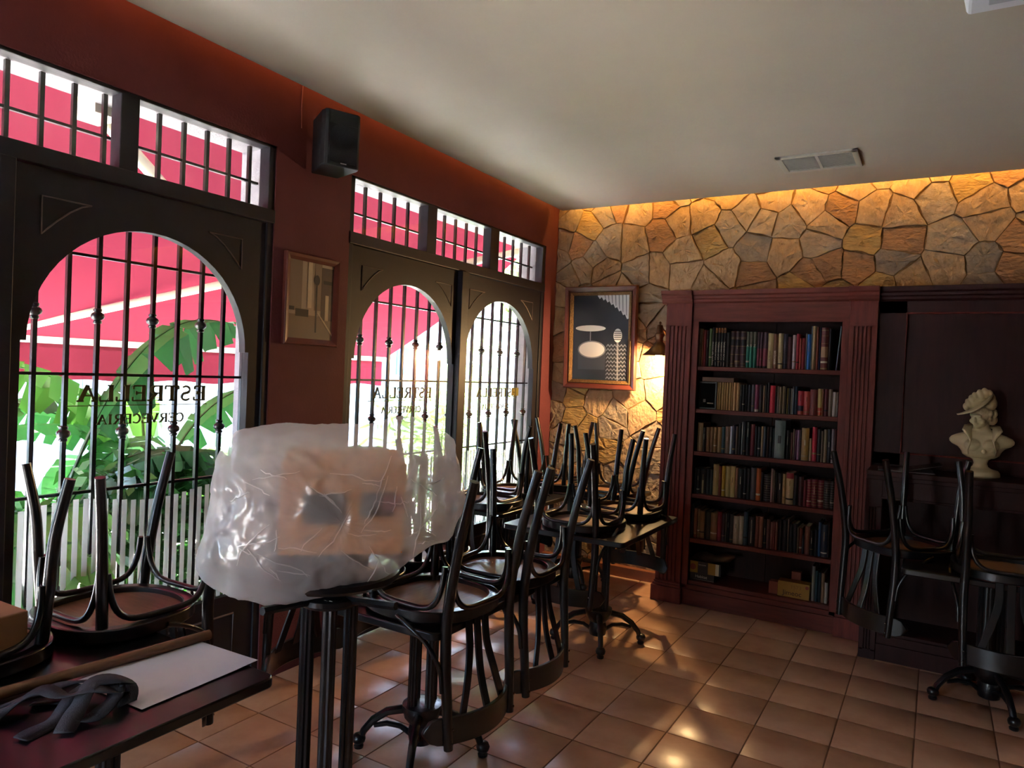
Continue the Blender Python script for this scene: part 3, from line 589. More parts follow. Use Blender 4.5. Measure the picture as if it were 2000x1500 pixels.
for sh, (z, data) in BOOKS.items():
    for i, rec in enumerate(data.split(';')):
        x, w_, h, hx = rec.split(); x, w_, h = int(x)/1000, int(w_)/1000, int(h)/1000
        first = {2: 2}.get(sh, 0)
        end = '%s from the lamp end of the %s' % (ordn(i+1), SH[sh])
        lab = '%s %s, %s' % (cname(hx), 'slim volume' if w_ < .016 else ('thick volume' if w_ > .038 else 'book'), end)
        if sh == 6: lab = '%s %s beside the yellow box, %s from it on the bottom shelf' % (cname(hx), 'book', ordn(i+1))
        bk = add_book(x, w_-.0012, min(h, .30 if sh == 1 else .285), z, hx, lab, 'books on the '+SH[sh], rb.uniform(.17, .21), 0, 5.283+rb.uniform(0, .012) if hx not in ('5a6868',) else 5.27)
        allb[(sh, i)] = bk
        if w_ > .018 and rb.random() < .45 and sh < 6:
            a = rb.uniform(.1, .25); band(bk, a, a+rb.uniform(.02, .06), rb.choice((CREAMP, DGILT, BLK)))
        if w_ > .014 and rb.random() < .4: a = rb.uniform(.45, .6); band(bk, a, a+rb.uniform(.15, .3), rb.choice((CREAMP, DGILT, BLK)), 'title', .3)
for i in (11, 12, 13):                       # gilt leather set
    for a in (.02, .10, .35, .58, .78, .82, .97): band(allb[(1, i)], a, a+.012, DGILT)
    band(allb[(1, i)], .60, .77, BLK)
for i in (14, 15, 16): band(allb[(1, i)], .6, .995, mat('grey_green_print', '5f5f50', .5), 'spine_top')
for i in (17, 18, 19): band(allb[(1, i)], .005, .06, BLK); band(allb[(1, i)], .55, .99, mat('plum_print', '46303c', .5), 'spine_top')
for a, b in ((.02, .05), (.2, .21), (.62, .63), (.8, .81), (.93, .95)): band(allb[(1, 35)], a, b, DGILT)
band(allb[(1, 35)], .3, .55, mat('tan_label', '9a7a5a', .5), 'label')
for k in (.40,): band(allb[(3, 23)], k, .6, BLK, 'label', .8)
for i in (27, 28, 29):
    for k in range(9): band(allb[(4, i)], .08+k*.1, .1+k*.1, DGILT)
for i in (17, 30, 31):
    for k in range(11): band(allb[(4, i)], .06+k*.085, .075+k*.085, mat('grey_print', '6a6660', .5))
band(allb[(4, 23)], .82, .995, mat('red_label', '8a2430', .5), 'label'); band(allb[(4, 2)], .02, .55, mat('cream_label', '9a8c62', .5), 'label', .8)
band(allb[(2, 30)], .02, .14, mat('orange_label', 'a8442c', .5), 'label'); band(allb[(2, 30)], .16, .38, mat('navy_label', '16182c', .5), 'label'); band(allb[(2, 33)], .02, .3, mat('orange_label', 'a8442c', .5), 'label')
band(allb[(2, 14)], .02, .1, CREAMP, 'label'); band(allb[(5, 14)], .1, .9, mat('cream_blotches', 'b0a890', .6), 'title', .4)
SPW = mat('spine_white', 'c9bfae', .6); ORT = mat('orange_plate', 'b06a2a', .5)
def spine_text(bk, body, size, M, dx, z):      # reads upward along the spine
    x, y, zz = bk.location; s = bk.scale
    o = text('title', body, size, M, bk, (0, 0, 0), (R(90), R(-90), 0), .0003)
    o.matrix_world = Matrix.Translation((x+dx, y-.0145, zz+z)) @ Euler((R(90), R(-90), 0)).to_matrix().to_4x4(); o.matrix_parent_inverse = Matrix.Identity(4)
    o.matrix_basis = (Matrix.Translation((x, y, zz)) @ Matrix.Diagonal((s[0], s[1], s[2], 1))).inverted() @ (Matrix.Translation((x+dx, y-.0145, zz+z)) @ Euler((R(90), R(-90), 0)).to_matrix().to_4x4())
def face_text(bk, body, size, M, dx, z, out=.0155):
    x, y, zz = bk.location; s = bk.scale; o = text('numeral', body, size, M, bk, (0, 0, 0), (0, 0, 0), .0003, 'CENTER')
    o.matrix_basis = (Matrix.Translation((x, y, zz)) @ Matrix.Diagonal((s[0], s[1], s[2], 1))).inverted() @ (Matrix.Translation((x+dx, y-out, zz+z)) @ Matrix.Rotation(R(90), 4, 'X'))
spine_text(allb[(1, 5)], 'Geografia Siglo Universal', .017, SPW, .005, .012)
for k in range(4):
    bk = allb[(1, 6+k)]; spine_text(bk, 'ATLAS UNIVERSAL', .0165, SPW, .005, .05); band(bk, .03, .12, SPW, 'label', .35); band(bk, .87, .99, ORT, 'number_plate', .95); face_text(bk, str(k+1), .03, BLK, 0, .253)
for k, ch in enumerate('ASZ'): face_text(allb[(1, 14+k)], ch, .026, SPW, 0, .150)
spine_text(allb[(1, 21)], 'BERROQUER', .017, SPW, .005, .03)
spine_text(allb[(1, 20)], 'LAS MEJORES', .013, BLK, .004, .05); spine_text(allb[(1, 22)], 'CUENTOS', .014, BLK, .004, .05)
add_book(-.603, .008, .3, 1.763, 'a6c0d8', 'pale blue thin volume leaning alone against the case side on the top shelf', 'books on the top shelf', .2, 4)
t = tag(MB().box((-.115, 0, 0), (.115, .15, .033)).build('book', mat('brown_flat_book', '6b4a38', .6, 0, .2, 8), None, bevel=.002, loc=(-1.392, 5.285, 1.6535)), 'brown book lying flat across the row on the second shelf', 'book', 'books on the second shelf down')
pf = thing('photo_frame', 'small dark picture standing at the lamp end of the second shelf', 'picture', (-1.467, 5.3, 1.4495))
MB().box((-.066, 0, 0), (.066, .012, .202)).build('frame', mat('dark_photo_frame', '17120f', .4), pf, bevel=.002)
MB().box((-.056, -.001, .01), (.056, .001, .192)).build('print', mat('dark_photo', '0b0b0c', .8, 0, .3, 30, spec=.1), pf); MB().box((.0, -.002, .04), (.045, -.0005, .047)).build('pale_mark', SPW, pf); MB().box((-.03, -.002, .05), (-.012, -.0005, .072)).build('pale_mark', mat('grey_print', '6a6660', .5), pf)  # small pale and grey marks on the dark picture
# boxes on the bottom shelf
def carton(name, lab, x0, x1, y0, y1, z0, z1, M, cat='box'):
    t = thing(name, lab, cat, ((x0+x1)/2, (y0+y1)/2, z0)); MB().box((-(x1-x0)/2, -(y1-y0)/2, 0), ((x1-x0)/2, (y1-y0)/2, z1-z0)).build('body', M, t, bevel=.0015); return t
YEL = mat('yellow_card', 'a07a26', .55, 0, .12, 8); ORG = mat('orange_card', '8a4430', .55, 0, .12, 8)
t = carton('carton', 'flat black carton under the yellow and black one on the bottom shelf', -1.53, -1.352, 5.28, 5.5, .1765, .229, BLK)
text('lettering', 'Habitat', .03, SPW, t, (-.05, -.111, .018), (R(90), 0, 0)); MB().box((-.088, -.1113, .004), (.088, -.1103, .006)).build('rule', SPW, t)
t = carton('carton', 'yellow and black carton lying on the flat black one on the bottom shelf', -1.532, -1.302, 5.27, 5.5, .23, .318, BLK)
for a, b, M in ((-.113, -.055, YEL), (.02, .075, YEL), (.075, .1, CREAMP)): MB().box((a, -.1158, .002), (b, -.1148, .086)).build('print', M, t)
MB().lathe([(.022, -.001), (.022, .001)], 20).build('emblem', ORG, t, loc=(-.09, -.116, .045), rot=(R(90), 0, 0)); text('lettering', 'VALUGAN', .012, SPW, t, (-.05, -.1162, .06), (R(90), 0, 0))
t = thing('magazine', 'curled magazine lying over the stacked cartons on the bottom shelf', 'magazine', (-1.40, 5.37, .319)); mb = MB()
mb.grid(14, 6, lambda i, j: (-.14+.3*i/13, -.1+.2*j/5, .006+.016*math.sin(i*.5)**2+.03*(i/13)**4+.012*(j/5)**2)); mb.grid(14, 6, lambda i, j: (-.14+.3*i/13, -.1+.2*j/5, .001+.016*math.sin(i*.5)**2*.6+.03*(i/13)**4)); mb.build('cover', mat('magazine_paper', '8a6c5c', .5, 0, .4, 12), t, 60)
t = carton('carton', 'yellow box with a name handwritten in marker on the bottom shelf', -.905, -.697, 5.27, 5.36, .1765, .283, YEL)
text('handwriting', 'Jimeoc', .046, mat('marker_ink', '2c1410', .6), t, (-.07, -.0456, .016), (R(90), 0, R(0)), .0003); text('print', '1573', .036, mat('faint_print', '86621c', .6), t, (-.02, -.0456, .062), (R(90), 0, 0), .0002)
MB().lathe([(.012, -.0004), (.012, .0006)], 16).build('seal', ORG, t, loc=(.088, -.0455, .084), rot=(R(90), 0, 0))
carton('carton', 'small orange box beside the yellow box on the bottom shelf', -.968, -.909, 5.29, 5.36, .1765, .262, ORG)
carton('carton', 'orange box standing behind the yellow box on the bottom shelf', -.832, -.77, 5.365, 5.42, .1765, .336, ORG)
# ================================================================ things on the walls and ceiling
def frame_mb(w_, h, fw_, dp, lip=0):
    """picture frame in its own plane: x across, z up, front towards -y"""
    mb = MB(); o = [(-w_/2, -h/2), (w_/2, -h/2), (w_/2, h/2), (-w_/2, h/2)]; i_ = [(-w_/2+fw_, -h/2+fw_), (w_/2-fw_, -h/2+fw_), (w_/2-fw_, h/2-fw_), (-w_/2+fw_, h/2-fw_)]
    mid = [((a[0]*.45+b[0]*.55), (a[1]*.45+b[1]*.55)) for a, b in zip(o, i_)]; q = [((a[0]*.85+b[0]*.15), (a[1]*.85+b[1]*.15)) for a, b in zip(o, i_)]
    R_ = [(o, 0), (o, -dp*.7), (q, -dp), (mid, -dp*.8), (i_, -dp*.45-lip), (i_, 0)]; vs = []
    for r_, y in R_: vs += [(a, y, b) for a, b in r_]
    return mb.add(vs, [(k*4+j, k*4+(j+1) % 4, (k+1)*4+(j+1) % 4, (k+1)*4+j) for k in range(5) for j in range(4)])
RBW = mat('red_brown_frame', '5b2b22', .35, 0, .25, 9, coat=.2); PIN = mat('print_black', '15161b', .35); PGR = mat('print_grey', '6f7078', .4); PWH = mat('print_white', 'c2c2c6', .4); PDG = mat('print_dark_grey', '2e3038', .4)
def flat(par, name, pts, M, y): return MB().prism(pts, lambda a, b, d: (a, d, b), y-.0003, y+.0003).build(name, M, par)
def ell(cx, cz, rx, rz, n=24): return [(cx+rx*math.cos(2*PI*k/n), cz+rz*math.sin(2*PI*k/n)) for k in range(n)]
p = thing('framed_picture', 'large framed black and white stage print hung on the stone wall', 'picture', (-2.475, 5.585, 1.985), (R(2.2), 0, 0))
frame_mb(.66, .87, .052, .042).build('frame', RBW, p, bevel=.001); frame_mb(.566, .776, .03, .03).build('gilt_slip', mat('gilt_slip', '7a5a34', .4, .5, .5, 90, .5, 140), p)
flat(p, 'print', [(-.26, -.365), (.26, -.365), (.26, .365), (-.26, .365)], PIN, -.010)
fold = [(-.03, .365)]+[(-.03+.285*k/16, .352-.19*(k/16)**1.5-(.022 if k % 2 else 0)) for k in range(17)]+[(.255, .365)]
flat(p, 'curtain_fold', fold, PWH, -.011)
for k in range(7): a = .03+k*.032; flat(p, 'curtain_shade', [(a, .36), (a+.009, .36), (a+.014, .345-.19*((a+.03)/.285)**1.5), (a+.008, .345-.19*((a+.03)/.285)**1.5)], PGR, -.0118)
flat(p, 'drum', ell(-.075, -.1, .13, .075), PGR, -.011); flat(p, 'drum', [(-.205, -.1), (.055, -.1), (.05, -.27), (-.2, -.27)], PDG, -.0108); flat(p, 'drum_skin', ell(-.075, -.1, .118, .065), PWH, -.0118)
flat(p, 'cymbal', ell(-.09, .08, .14, .026), PWH, -.0115); flat(p, 'cymbal_stand', [(-.094, .07), (-.086, .07), (-.086, -.1), (-.094, -.1)], PGR, -.0113)
mic = [(.16+.038*math.cos(a_), .02+.058*math.sin(a_)) for a_ in [2*PI*k/24 for k in range(24)]]
flat(p, 'microphone', mic, PWH, -.0116)
for k in range(5): flat(p, 'microphone_slot', [(.128, -.015+k*.017), (.192, -.015+k*.017), (.192, -.009+k*.017), (.128, -.009+k*.017)], PIN, -.0122)
flat(p, 'microphone_stand', [(.152, -.04), (.168, -.04), (.172, -.36), (.162, -.36)], PGR, -.0116)
for k in range(6):
    for j in range(9): a, b = .06+k*.03, -.35+j*.034; flat(p, 'weave', [(a, b), (a+.015, b+.018), (a+.03, b), (a+.03, b+.01), (a+.015, b+.028), (a, b+.01)], PGR, -.0112)
s_ = thing('framed_picture', 'small framed sepia street print hung on the red pier', 'picture', (-2.947, 2.7675, 1.999), (0, R(0), R(90)))
frame_mb(.385, .485, .036, .026).build('frame', mat('rust_frame', '6b2f26', .4, 0, .2, 9), s_, bevel=.001)
SEP = [mat('sepia_%d' % k, h, .5) for k, h in enumerate(('a3937f', '7d6c5c', '51443f', '2a2529', 'bfae94'))]
flat(s_, 'print', [(-.158, -.21), (.158, -.21), (.158, .21), (-.158, .21)], SEP[0], -.008)
for a, b, c, d, k in ((-.158, -.06, -.07, .21, 1), (.02, -.05, .07, .21, 1), (.07, -.1, .158, .19, 2), (-.158, -.21, .158, -.08, 1), (-.03, -.04, .0, .21, 4), (.1, -.1, .125, .04, 4), (-.11, -.09, -.02, -.05, 3), (.085, .1, .15, .12, 3), (-.158, -.06, -.12, -.04, 3), (.03, -.17, .04, .1, 3)): flat(s_, 'street_shape', [(a, b), (c, b), (c, d), (a, d)], SEP[k], -.0085-.0004*k)
flat(s_, 'street_lamp_head', ell(.035, .115, .02, .028), SEP[3], -.0105); flat(s_, 'kerb', [(.04, -.06), (.05, -.06), (.158, -.17), (.158, -.185)], SEP[4], -.0105)

LB = mat('aged_brass', '5d4630', .35, .7, .3, 40); lm = thing('wall_lamp', 'lit brass wall lamp with a conical metal shade between picture and bookcase', 'lamp', (-1.905, 5.62, 1.98))
MB().lathe([(.04, 0), (.045, .006), (.03, .016), (.012, .022)], 16, Matrix.Rotation(R(90), 4, 'X')).build('wall_plate', LB, lm, 40, loc=(0, 0, .03))
MB().tube([(0, -.02, .03), (0, -.07, .06), (0, -.13, .085), (0, -.17, .07), (0, -.18, .03)], .008, 8).build('arm', LB, lm, 60)
MB().lathe([(.006, .13), (.012, .12), (.008, .108), (.022, .1), (.026, .08), (.026, .04), (.034, .034), (.036, .02), (.03, .0), (.03, -.03), (.036, -.04)], 16).build('socket', LB, lm, 40, loc=(0, -.18, 0))
sh_ = MB(); pr = [(.034, -.035), (.05, -.06), (.085, -.1), (.127, -.135), (.13, -.142)]
sh_.lathe(pr+[(.126, -.142), (.12, -.137), (.08, -.106), (.045, -.068), (.03, -.045)], 28)
sh_.f = sh_.f[:-2]; sh_.mi = sh_.mi[:-2]
sh_.build('shade', mat('shade_metal', '4a3c33', .4, .5, .2, 30), lm, 50, loc=(0, -.18, 0))
MB().ball((0, -.18, -.15), (.028, .028, .036), 16).build('bulb', mat('bulb_glow', 'fff2dc', .4, emit='ffc27a', estr=60), lm, 60)
bl = bpy.data.lights.new('lamp_glow', 'POINT'); bl.energy = 22; bl.color = (1, .66, .3); bl.shadow_soft_size = .035
bo = bpy.data.objects.new('lamp_glow', bl); COL.objects.link(bo); bo.parent = lm; bo.location = (0, -.18, -.2)

v = thing('ceiling_vent', 'white slatted air vent set in the ceiling above the bookcase', 'vent', (-.705, 4.84, 3.07)); VW = mat('vent_white', 'a8a69e', .5)
mb = MB(); W2, D2, f_ = .235, .18, .035
for a in ((-W2, -D2, W2, -D2+f_), (-W2, D2-f_, W2, D2), (-W2, -D2, -W2+f_, D2), (W2-f_, -D2, W2, D2)): mb.box((a[0], a[1], -.012), (a[2], a[3], 0))
mb.build('frame', VW, v, bevel=.002); MB().box((-.008, -D2+f_, -.010), (.008, D2-f_, 0)).build('divider', VW, v); MB().box((-W2+f_, -D2+f_, -.0015), (W2-f_, D2-f_, -.0005)).build('duct', BLK, v)
SL = MB().box((-W2+f_, -.007, -.001), (W2-f_, .007, .001)).mesh('slat', VW)
for k in range(16): obj('slat', SL, v, (0, -D2+f_+.012+k*.0166, -.006), (R(35), 0, 0))
u_ = thing('ceiling_unit', 'white boxy appliance mounted under the ceiling in front of the cabinet', 'appliance', (.33, 2.68, 3.07)); UW = mat('unit_white', 'c4cad4', .45)
MB().prism([(-.3, -.1), (.3, -.1), (.32, 0), (-.32, 0)], lambda a, b, d: (a, d, b), -.28, .28).build('housing', UW, u_, bevel=.012); MB().box((-.24, -.22, -.104), (.24, .22, -.098)).build('grille', mat('unit_grille', '9aa2ae', .5), u_, bevel=.003)
for k in range(7): MB().box((-.22, -.2+k*.06, -.107), (.22, -.19+k*.06, -.103)).build('fin', UW, u_)

SPK = mat('speaker_black', '0c0d10', .5, 0, .2, 30, .1, 200); sp_ = thing('loudspeaker', 'black loudspeaker bracketed high on the red pier', 'speaker', (-2.80, 2.755, 2.68), (0, R(0), R(-23)))
MB().prism([(-.12, -.075), (.07, -.1), (.11, -.095), (.12, -.08), (.12, .08), (.11, .095), (.07, .1), (-.12, .075)], lambda a, b, d: (a, b, d), 0, .285).build('cabinet', SPK, sp_, bevel=.006)
MB().box((.119, -.07, .02), (.124, .07, .165)).lathe([(.07, 0), (.07, .004)], 24, Matrix.Translation((.12, 0, .15)) @ Matrix.Rotation(R(90), 4, 'Y')).build('woofer_grille', mat('speaker_mesh', '1a1b1f', .7, 0, 0, 8, .6, 400), sp_)
MB().prism([(-.075, .215), (.075, .215), (.075, .272), (-.075, .272), ], lambda a, b, d: (d, a, b), .1195, .1235).build('horn', mat('horn_black', '050506', .3), sp_)
MB().box((.124, -.012, .012), (.126, .02, .017)).build('badge', mat('silver_badge', 'a0a0a8', .3, .7), sp_); MB().tube([(-.1, 0, .14), (-.135, .02, .14), (-.165, .05, .14)], .014, 8).build('bracket', SPK, sp_)
tag(MB().tube([(-2.945, 2.66, 2.9), (-2.946, 2.655, 3.0), (-2.945, 2.658, 3.12), (-2.945, 2.66, 3.2)], .003, 6).build('speaker_cable', mat('cable_pink', '8a5048', .5)), 'thin painted cable rising from the loudspeaker to the ceiling gap', 'cable')

# ---------------------------------------------------------------- plaster bust
PLA = mat('yellowed_plaster', 'b9a983', .6, 0, .12, 9, .06, 50)
def remeshed(name, mb, M, par, vox=.0035, sm=4):
    o = mb.build('raw_'+name, M); rm = o.modifiers.new('r', 'REMESH'); rm.mode = 'VOXEL'; rm.voxel_size = vox; s2 = o.modifiers.new('s', 'SMOOTH'); s2.iterations = sm; s2.factor = .5
    dg = bpy.context.evaluated_depsgraph_get(); me = bpy.data.meshes.new_from_object(o.evaluated_get(dg)); me.name = name; bpy.data.objects.remove(o)
    me.polygons.foreach_set('use_smooth', [True]*len(me.polygons)); me.materials.clear(); me.materials.append(M); q = bpy.data.objects.new(name, me); COL.objects.link(q); q.parent = par; return q
bu = thing('plaster_bust', 'cream plaster bust of a woman in a plumed hat on the dark ledge', 'bust', (.235, 5.08, 1.1555))
MB().lathe([(.095, 0), (.102, .008), (.1, .026), (.09, .04), (.055, .05), (.04, .06), (.034, .08), (.04, .1), (.06, .115)], 32).build('socle', PLA, bu, 40)
mb = MB()
prof = [(.104, .03, .03), (.112, .07, .045), (.128, .094, .058), (.15, .102, .066), (.17, .118, .068), (.186, .148, .062), (.2, .162, .056), (.216, .165, .054), (.232, .154, .052), (.247, .126, .05), (.26, .088, .046), (.272, .056, .043), (.29, .042, .04), (.335, .037, .038)]
mb.grid(40, len(prof), lambda i, j: (-.010*max(0, prof[j][0]-.27)/.06+prof[j][1]*math.copysign(abs(math.cos(PI*i/20))**.85, math.cos(PI*i/20)), .012-.016*max(0, prof[j][0]-.27)/.06+prof[j][2]*math.sin(PI*i/20), prof[j][0]), True)
n0 = len(mb.v); mb.add([(0, .012, .104), (-.01, -.004, .335)], []); mb.f += [(i, (i+1) % 40, n0) for i in range(40)]+[(n0-40+i, n0-40+(i+1) % 40, n0+1) for i in range(40)]; mb.mi += [0]*80
for s in (-1, 1): mb.ball((s*.044, -.034, .185), (.045, .034, .04), 16)
H = Matrix.Rotation(R(-32), 3, 'Z') @ Matrix.Rotation(R(6), 3, 'X'); hc = Vector((-.006, -.006, .356))
def hb(c, r): mb.ball(hc+H @ Vector(c), r, 16, H)
hb((0, .006, .012), (.052, .062, .058)); hb((0, -.02, -.018), (.041, .044, .05)); hb((0, -.04, -.052), (.018, .018, .014)); hb((0, -.065, -.012), (.0075, .012, .017)); hb((0, -.067, -.022), (.010, .010, .0065)); hb((0, -.056, .012), (.034, .012, .008))
for s in (-1, 1): hb((s*.02, -.052, -.002), (.011, .009, .006)); hb((s*.028, -.042, -.022), (.017, .016, .016)); hb((s*.05, .0, -.012), (.007, .012, .016))
hb((0, -.061, -.035), (.014, .008, .0042)); hb((0, -.06, -.043), (.011, .008, .004))
for k in range(14): a = R(20+k*24); hb((.054*math.cos(a), .022+.05*math.sin(a), .016+.008*math.sin(k*2)), (.018, .018, .022))
hb((.03, .05, -.02), (.03, .03, .034)); hb((-.01, .06, -.015), (.03, .028, .034))
body = remeshed('bust_body', mb, PLA, bu)
inn = [(0, .052, .292), (.035, .04, .296), (.05, 0, .292), (.051, -.03, .262), (.05, -.058, .215)]; outr = [(0, .084, .304), (.056, .068, .310), (.09, .02, .304), (.1, -.03, .279), (.058, -.064, .215)]
def full(c): return [Vector((-a, b, z)) for a, b, z in c[::-1]]+[Vector(q) for q in c[1:]]
def dens(c): return [c[i].lerp(c[i+1], k/4) for i in range(len(c)-1) for k in range(4)]+[c[-1]]
ca, cb2 = dens(full(inn)), dens(full(outr)); o = MB().ribbon(ca, cb2).build('collar', PLA, bu, 60); so_ = o.modifiers.new('solid', 'SOLIDIFY'); so_.thickness = .007
for s in (-1, 1):
    MB().tube([(s*.056, -.056, .222), (s*.06, -.062, .195), (s*.07, -.062, .16), (s*.066, -.052, .13)], [.006, .009, .009, .004], 8, flat=.6).build('lapel', PLA, bu, 60)
mb = MB(); T = Matrix.Rotation(R(-37), 3, 'Y'); bc_ = Vector((-.035, -.015, .418))
n = 36
def brim(i, j, o): a = 2*PI*i/n; r_ = .03+.07*j/6; q = Vector((r_*1.1*math.cos(a), r_*.92*math.sin(a), .004*o+(j/6)**2*.014*math.cos(2*a))); return bc_+T @ q
mb.grid(n, 7, lambda i, j: brim(i, j, 1), True); mb.grid(n, 7, lambda i, j: brim(i, j, -1), True)
mb.grid(n, 2, lambda i, j: brim(i, 6, 1-2*j), True)
mb.build('hat_brim', PLA, bu, 60)
mb = MB(); mb.ball(bc_+T @ Vector((.012, .012, .02)), (.058, .056, .04), 20, T); mb.ball((.028, .005, .435), (.042, .05, .045), 18)
for (x, y, z, r_) in ((-.088, -.05, .41, .024), (-.078, -.055, .436, .025), (-.06, -.055, .458, .027), (-.044, -.05, .476, .026), (-.018, -.05, .49, .03), (.006, -.045, .5, .03), (.03, -.035, .492, .028), (.044, -.02, .474, .025)): mb.ball((x, y+.02, z), (r_*.62, r_*1.1, r_), 14, Matrix.Rotation(R(-20), 3, 'Y'))
remeshed('hat_plumes', mb, PLA, bu, .0038, 3)
MB().ball((.01, -.072, .155), (.012, .006, .014), 12).build('brooch', PLA, bu, 60)
br = thing('open_folder', 'open grey folder lying on the dark ledge beside the bust', 'folder', (-.13, 5.02, 1.1555), (0, 0, R(4)))
MB().box((-.17, -.11, 0), (.13, .11, .006)).build('leaf', mat('folder_grey', '5a5658', .4, 0, .2, 12), br, bevel=.002); MB().box((0, -.11, 0), (.19, .11, .004)).build('raised_leaf', mat('folder_brown', '3a2a28', .4), br, loc=(-.02, 0, .008), rot=(0, R(-14), 0))
# ================================================================ bar table with the wrapped load
BT = Vector((-1.52, 1.55, 0)); U = Vector((.7139, .7003, 0)); V = Vector((-.7003, .7139, 0))
bt = thing('bar_table', 'tall bar table on clustered iron columns under the wrapped load', 'table', tuple(BT))
MB().lathe([(.19, 1.025), (.2, 1.035), (.2, 1.05), (.19, 1.055)], 40).build('table_top', TTOP, bt, 40)
pedestal(bt, 0, 0, 1.025, 0, .3, .062)
CARD = mat('brown_cardboard', 'cf8d58', .8, 0, .15, 8); CARDD = mat('cardboard_dark', '241c1c', .7)
FRM = Matrix(((U.x, V.x, 0, 0), (U.y, V.y, 0, 0), (0, 0, 1, 0), (0, 0, 0, 1)))
def in_frame(t): t.location = (BT.x, BT.y, 1.0555); t.rotation_euler = FRM.to_euler()
cb = thing('cardboard_box', 'brown cardboard box inside the plastic cover on the bar table', 'box'); in_frame(cb)
MB().box((-.14, -.2, .086), (.19, .15, .335)).build('body', CARD, cb, bevel=.006); MB().box((-.15, -.16, 0), (.10, .13, .085)).build('tray', CARDD, cb, bevel=.004)
MB().box((-.08, -.2035, .17), (.03, -.2005, .25)).build('hand_hole', CARDD, cb); MB().box((.07, -.2035, .19), (.16, -.2005, .255)).build('hand_hole', CARDD, cb)
MB().box((-.14, -.203, .3), (.19, -.199, .334)).build('flap', CARD, cb); MB().box((.13, -.204, .21), (.18, -.201, .25)).build('label', mat('red_label', '8a2430', .5), cb)
OUT = [(-.268, 1.456), (-.199, 1.469), (-.085, 1.47), (.062, 1.474), (.152, 1.493), (.197, 1.505), (.26, 1.483), (.34, 1.45), (.35, 1.398), (.385, 1.312), (.395, 1.264), (.374, 1.201), (.352, 1.153), (.289, 1.135), (.228, 1.1), (.139, 1.044), (.02, 1.004), (-.096, .975), (-.181, .968), (-.266, .99), (-.35, 1.044), (-.368, 1.096), (-.341, 1.176), (-.329, 1.235), (-.325, 1.323), (-.308, 1.411), (-.288, 1.443)]
OUT = [Vector(q) for q in OUT]; NP = 216; per = [0]
for i in range(len(OUT)): per.append(per[-1]+(OUT[(i+1) % len(OUT)]-OUT[i]).length)
def at_(s):
    s = (s % 1)*per[-1]
    for i in range(len(OUT)):
        if s <= per[i+1]: return OUT[i].lerp(OUT[(i+1) % len(OUT)], (s-per[i])/(per[i+1]-per[i]))
ring = [at_(k/NP) for k in range(NP)]
for _ in range(2): ring = [(ring[k-1]+ring[k]*2+ring[(k+1) % NP])/4 for k in range(NP)]
C0 = Vector((.02, 1.24)); NS = 120
def film(i, j):
    s = -math.cos(PI*j/(NS-1)); g = max(0, 1-abs(s)**3.2)**(1/2.2); q = C0+(ring[i]-C0)*g; dpt = .25*s
    p_ = Vector((q.x, dpt, q.y-1.0555)); n_ = Vector(((ring[i].x-C0.x)*g, .3*s, (ring[i].y-C0.y)*g)).normalized()
    a = noise.ridged_multi_fractal(p_*4+Vector((3, 1, 7)), .9, 2.1, 5, 1, 2); b = noise.noise(p_*3.1)
    c = noise.ridged_multi_fractal(Vector((p_.x*9+p_.z*5, p_.y*6, p_.z*13-p_.x*6)), .8, 2.2, 4, 1, 2)
    amt = 1
    return p_+n_*((a-1.1)*.008*amt+b*.014+(c-1)*.0045*amt)
FILM = thin('clear_plastic_film', 'f6f9ff', .6, .58, .16, 1, 11, .14)
pc_ = thing('plastic_cover', 'crumpled translucent plastic cover over a cardboard box on the bar table', 'plastic cover'); in_frame(pc_)
MB().grid(NP, NS, film, True).build('film', FILM, pc_, 180)
FOLD_GLINT = thin('film_fold_glint', 'f8faff', .5, .15, .15, 0, 8, .35)  # whiter film colour that paints the light streaks along the creases
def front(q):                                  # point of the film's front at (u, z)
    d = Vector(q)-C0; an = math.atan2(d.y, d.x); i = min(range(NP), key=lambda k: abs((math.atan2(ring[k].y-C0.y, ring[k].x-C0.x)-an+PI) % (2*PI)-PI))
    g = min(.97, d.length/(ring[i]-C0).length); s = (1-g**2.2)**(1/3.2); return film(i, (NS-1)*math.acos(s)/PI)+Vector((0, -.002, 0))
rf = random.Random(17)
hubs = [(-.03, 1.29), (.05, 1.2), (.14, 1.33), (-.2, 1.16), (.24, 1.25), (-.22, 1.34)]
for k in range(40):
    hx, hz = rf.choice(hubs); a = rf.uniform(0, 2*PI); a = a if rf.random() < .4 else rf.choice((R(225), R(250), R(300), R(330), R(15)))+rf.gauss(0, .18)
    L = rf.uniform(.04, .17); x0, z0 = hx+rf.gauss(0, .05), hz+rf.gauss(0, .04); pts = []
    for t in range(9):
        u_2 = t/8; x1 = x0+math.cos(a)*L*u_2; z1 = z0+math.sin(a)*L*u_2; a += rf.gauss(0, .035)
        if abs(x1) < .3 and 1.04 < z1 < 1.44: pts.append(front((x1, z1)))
    if len(pts) > 3: MB().tube(pts, [.0004+.0016*math.sin(PI*(t+.5)/len(pts)) for t in range(len(pts))], 5, upv=(0, 1, 0), flat=.6).build('fold', FOLD_GLINT, pc_, 60)  # thin pale tubes stand in for glints on the film's folds

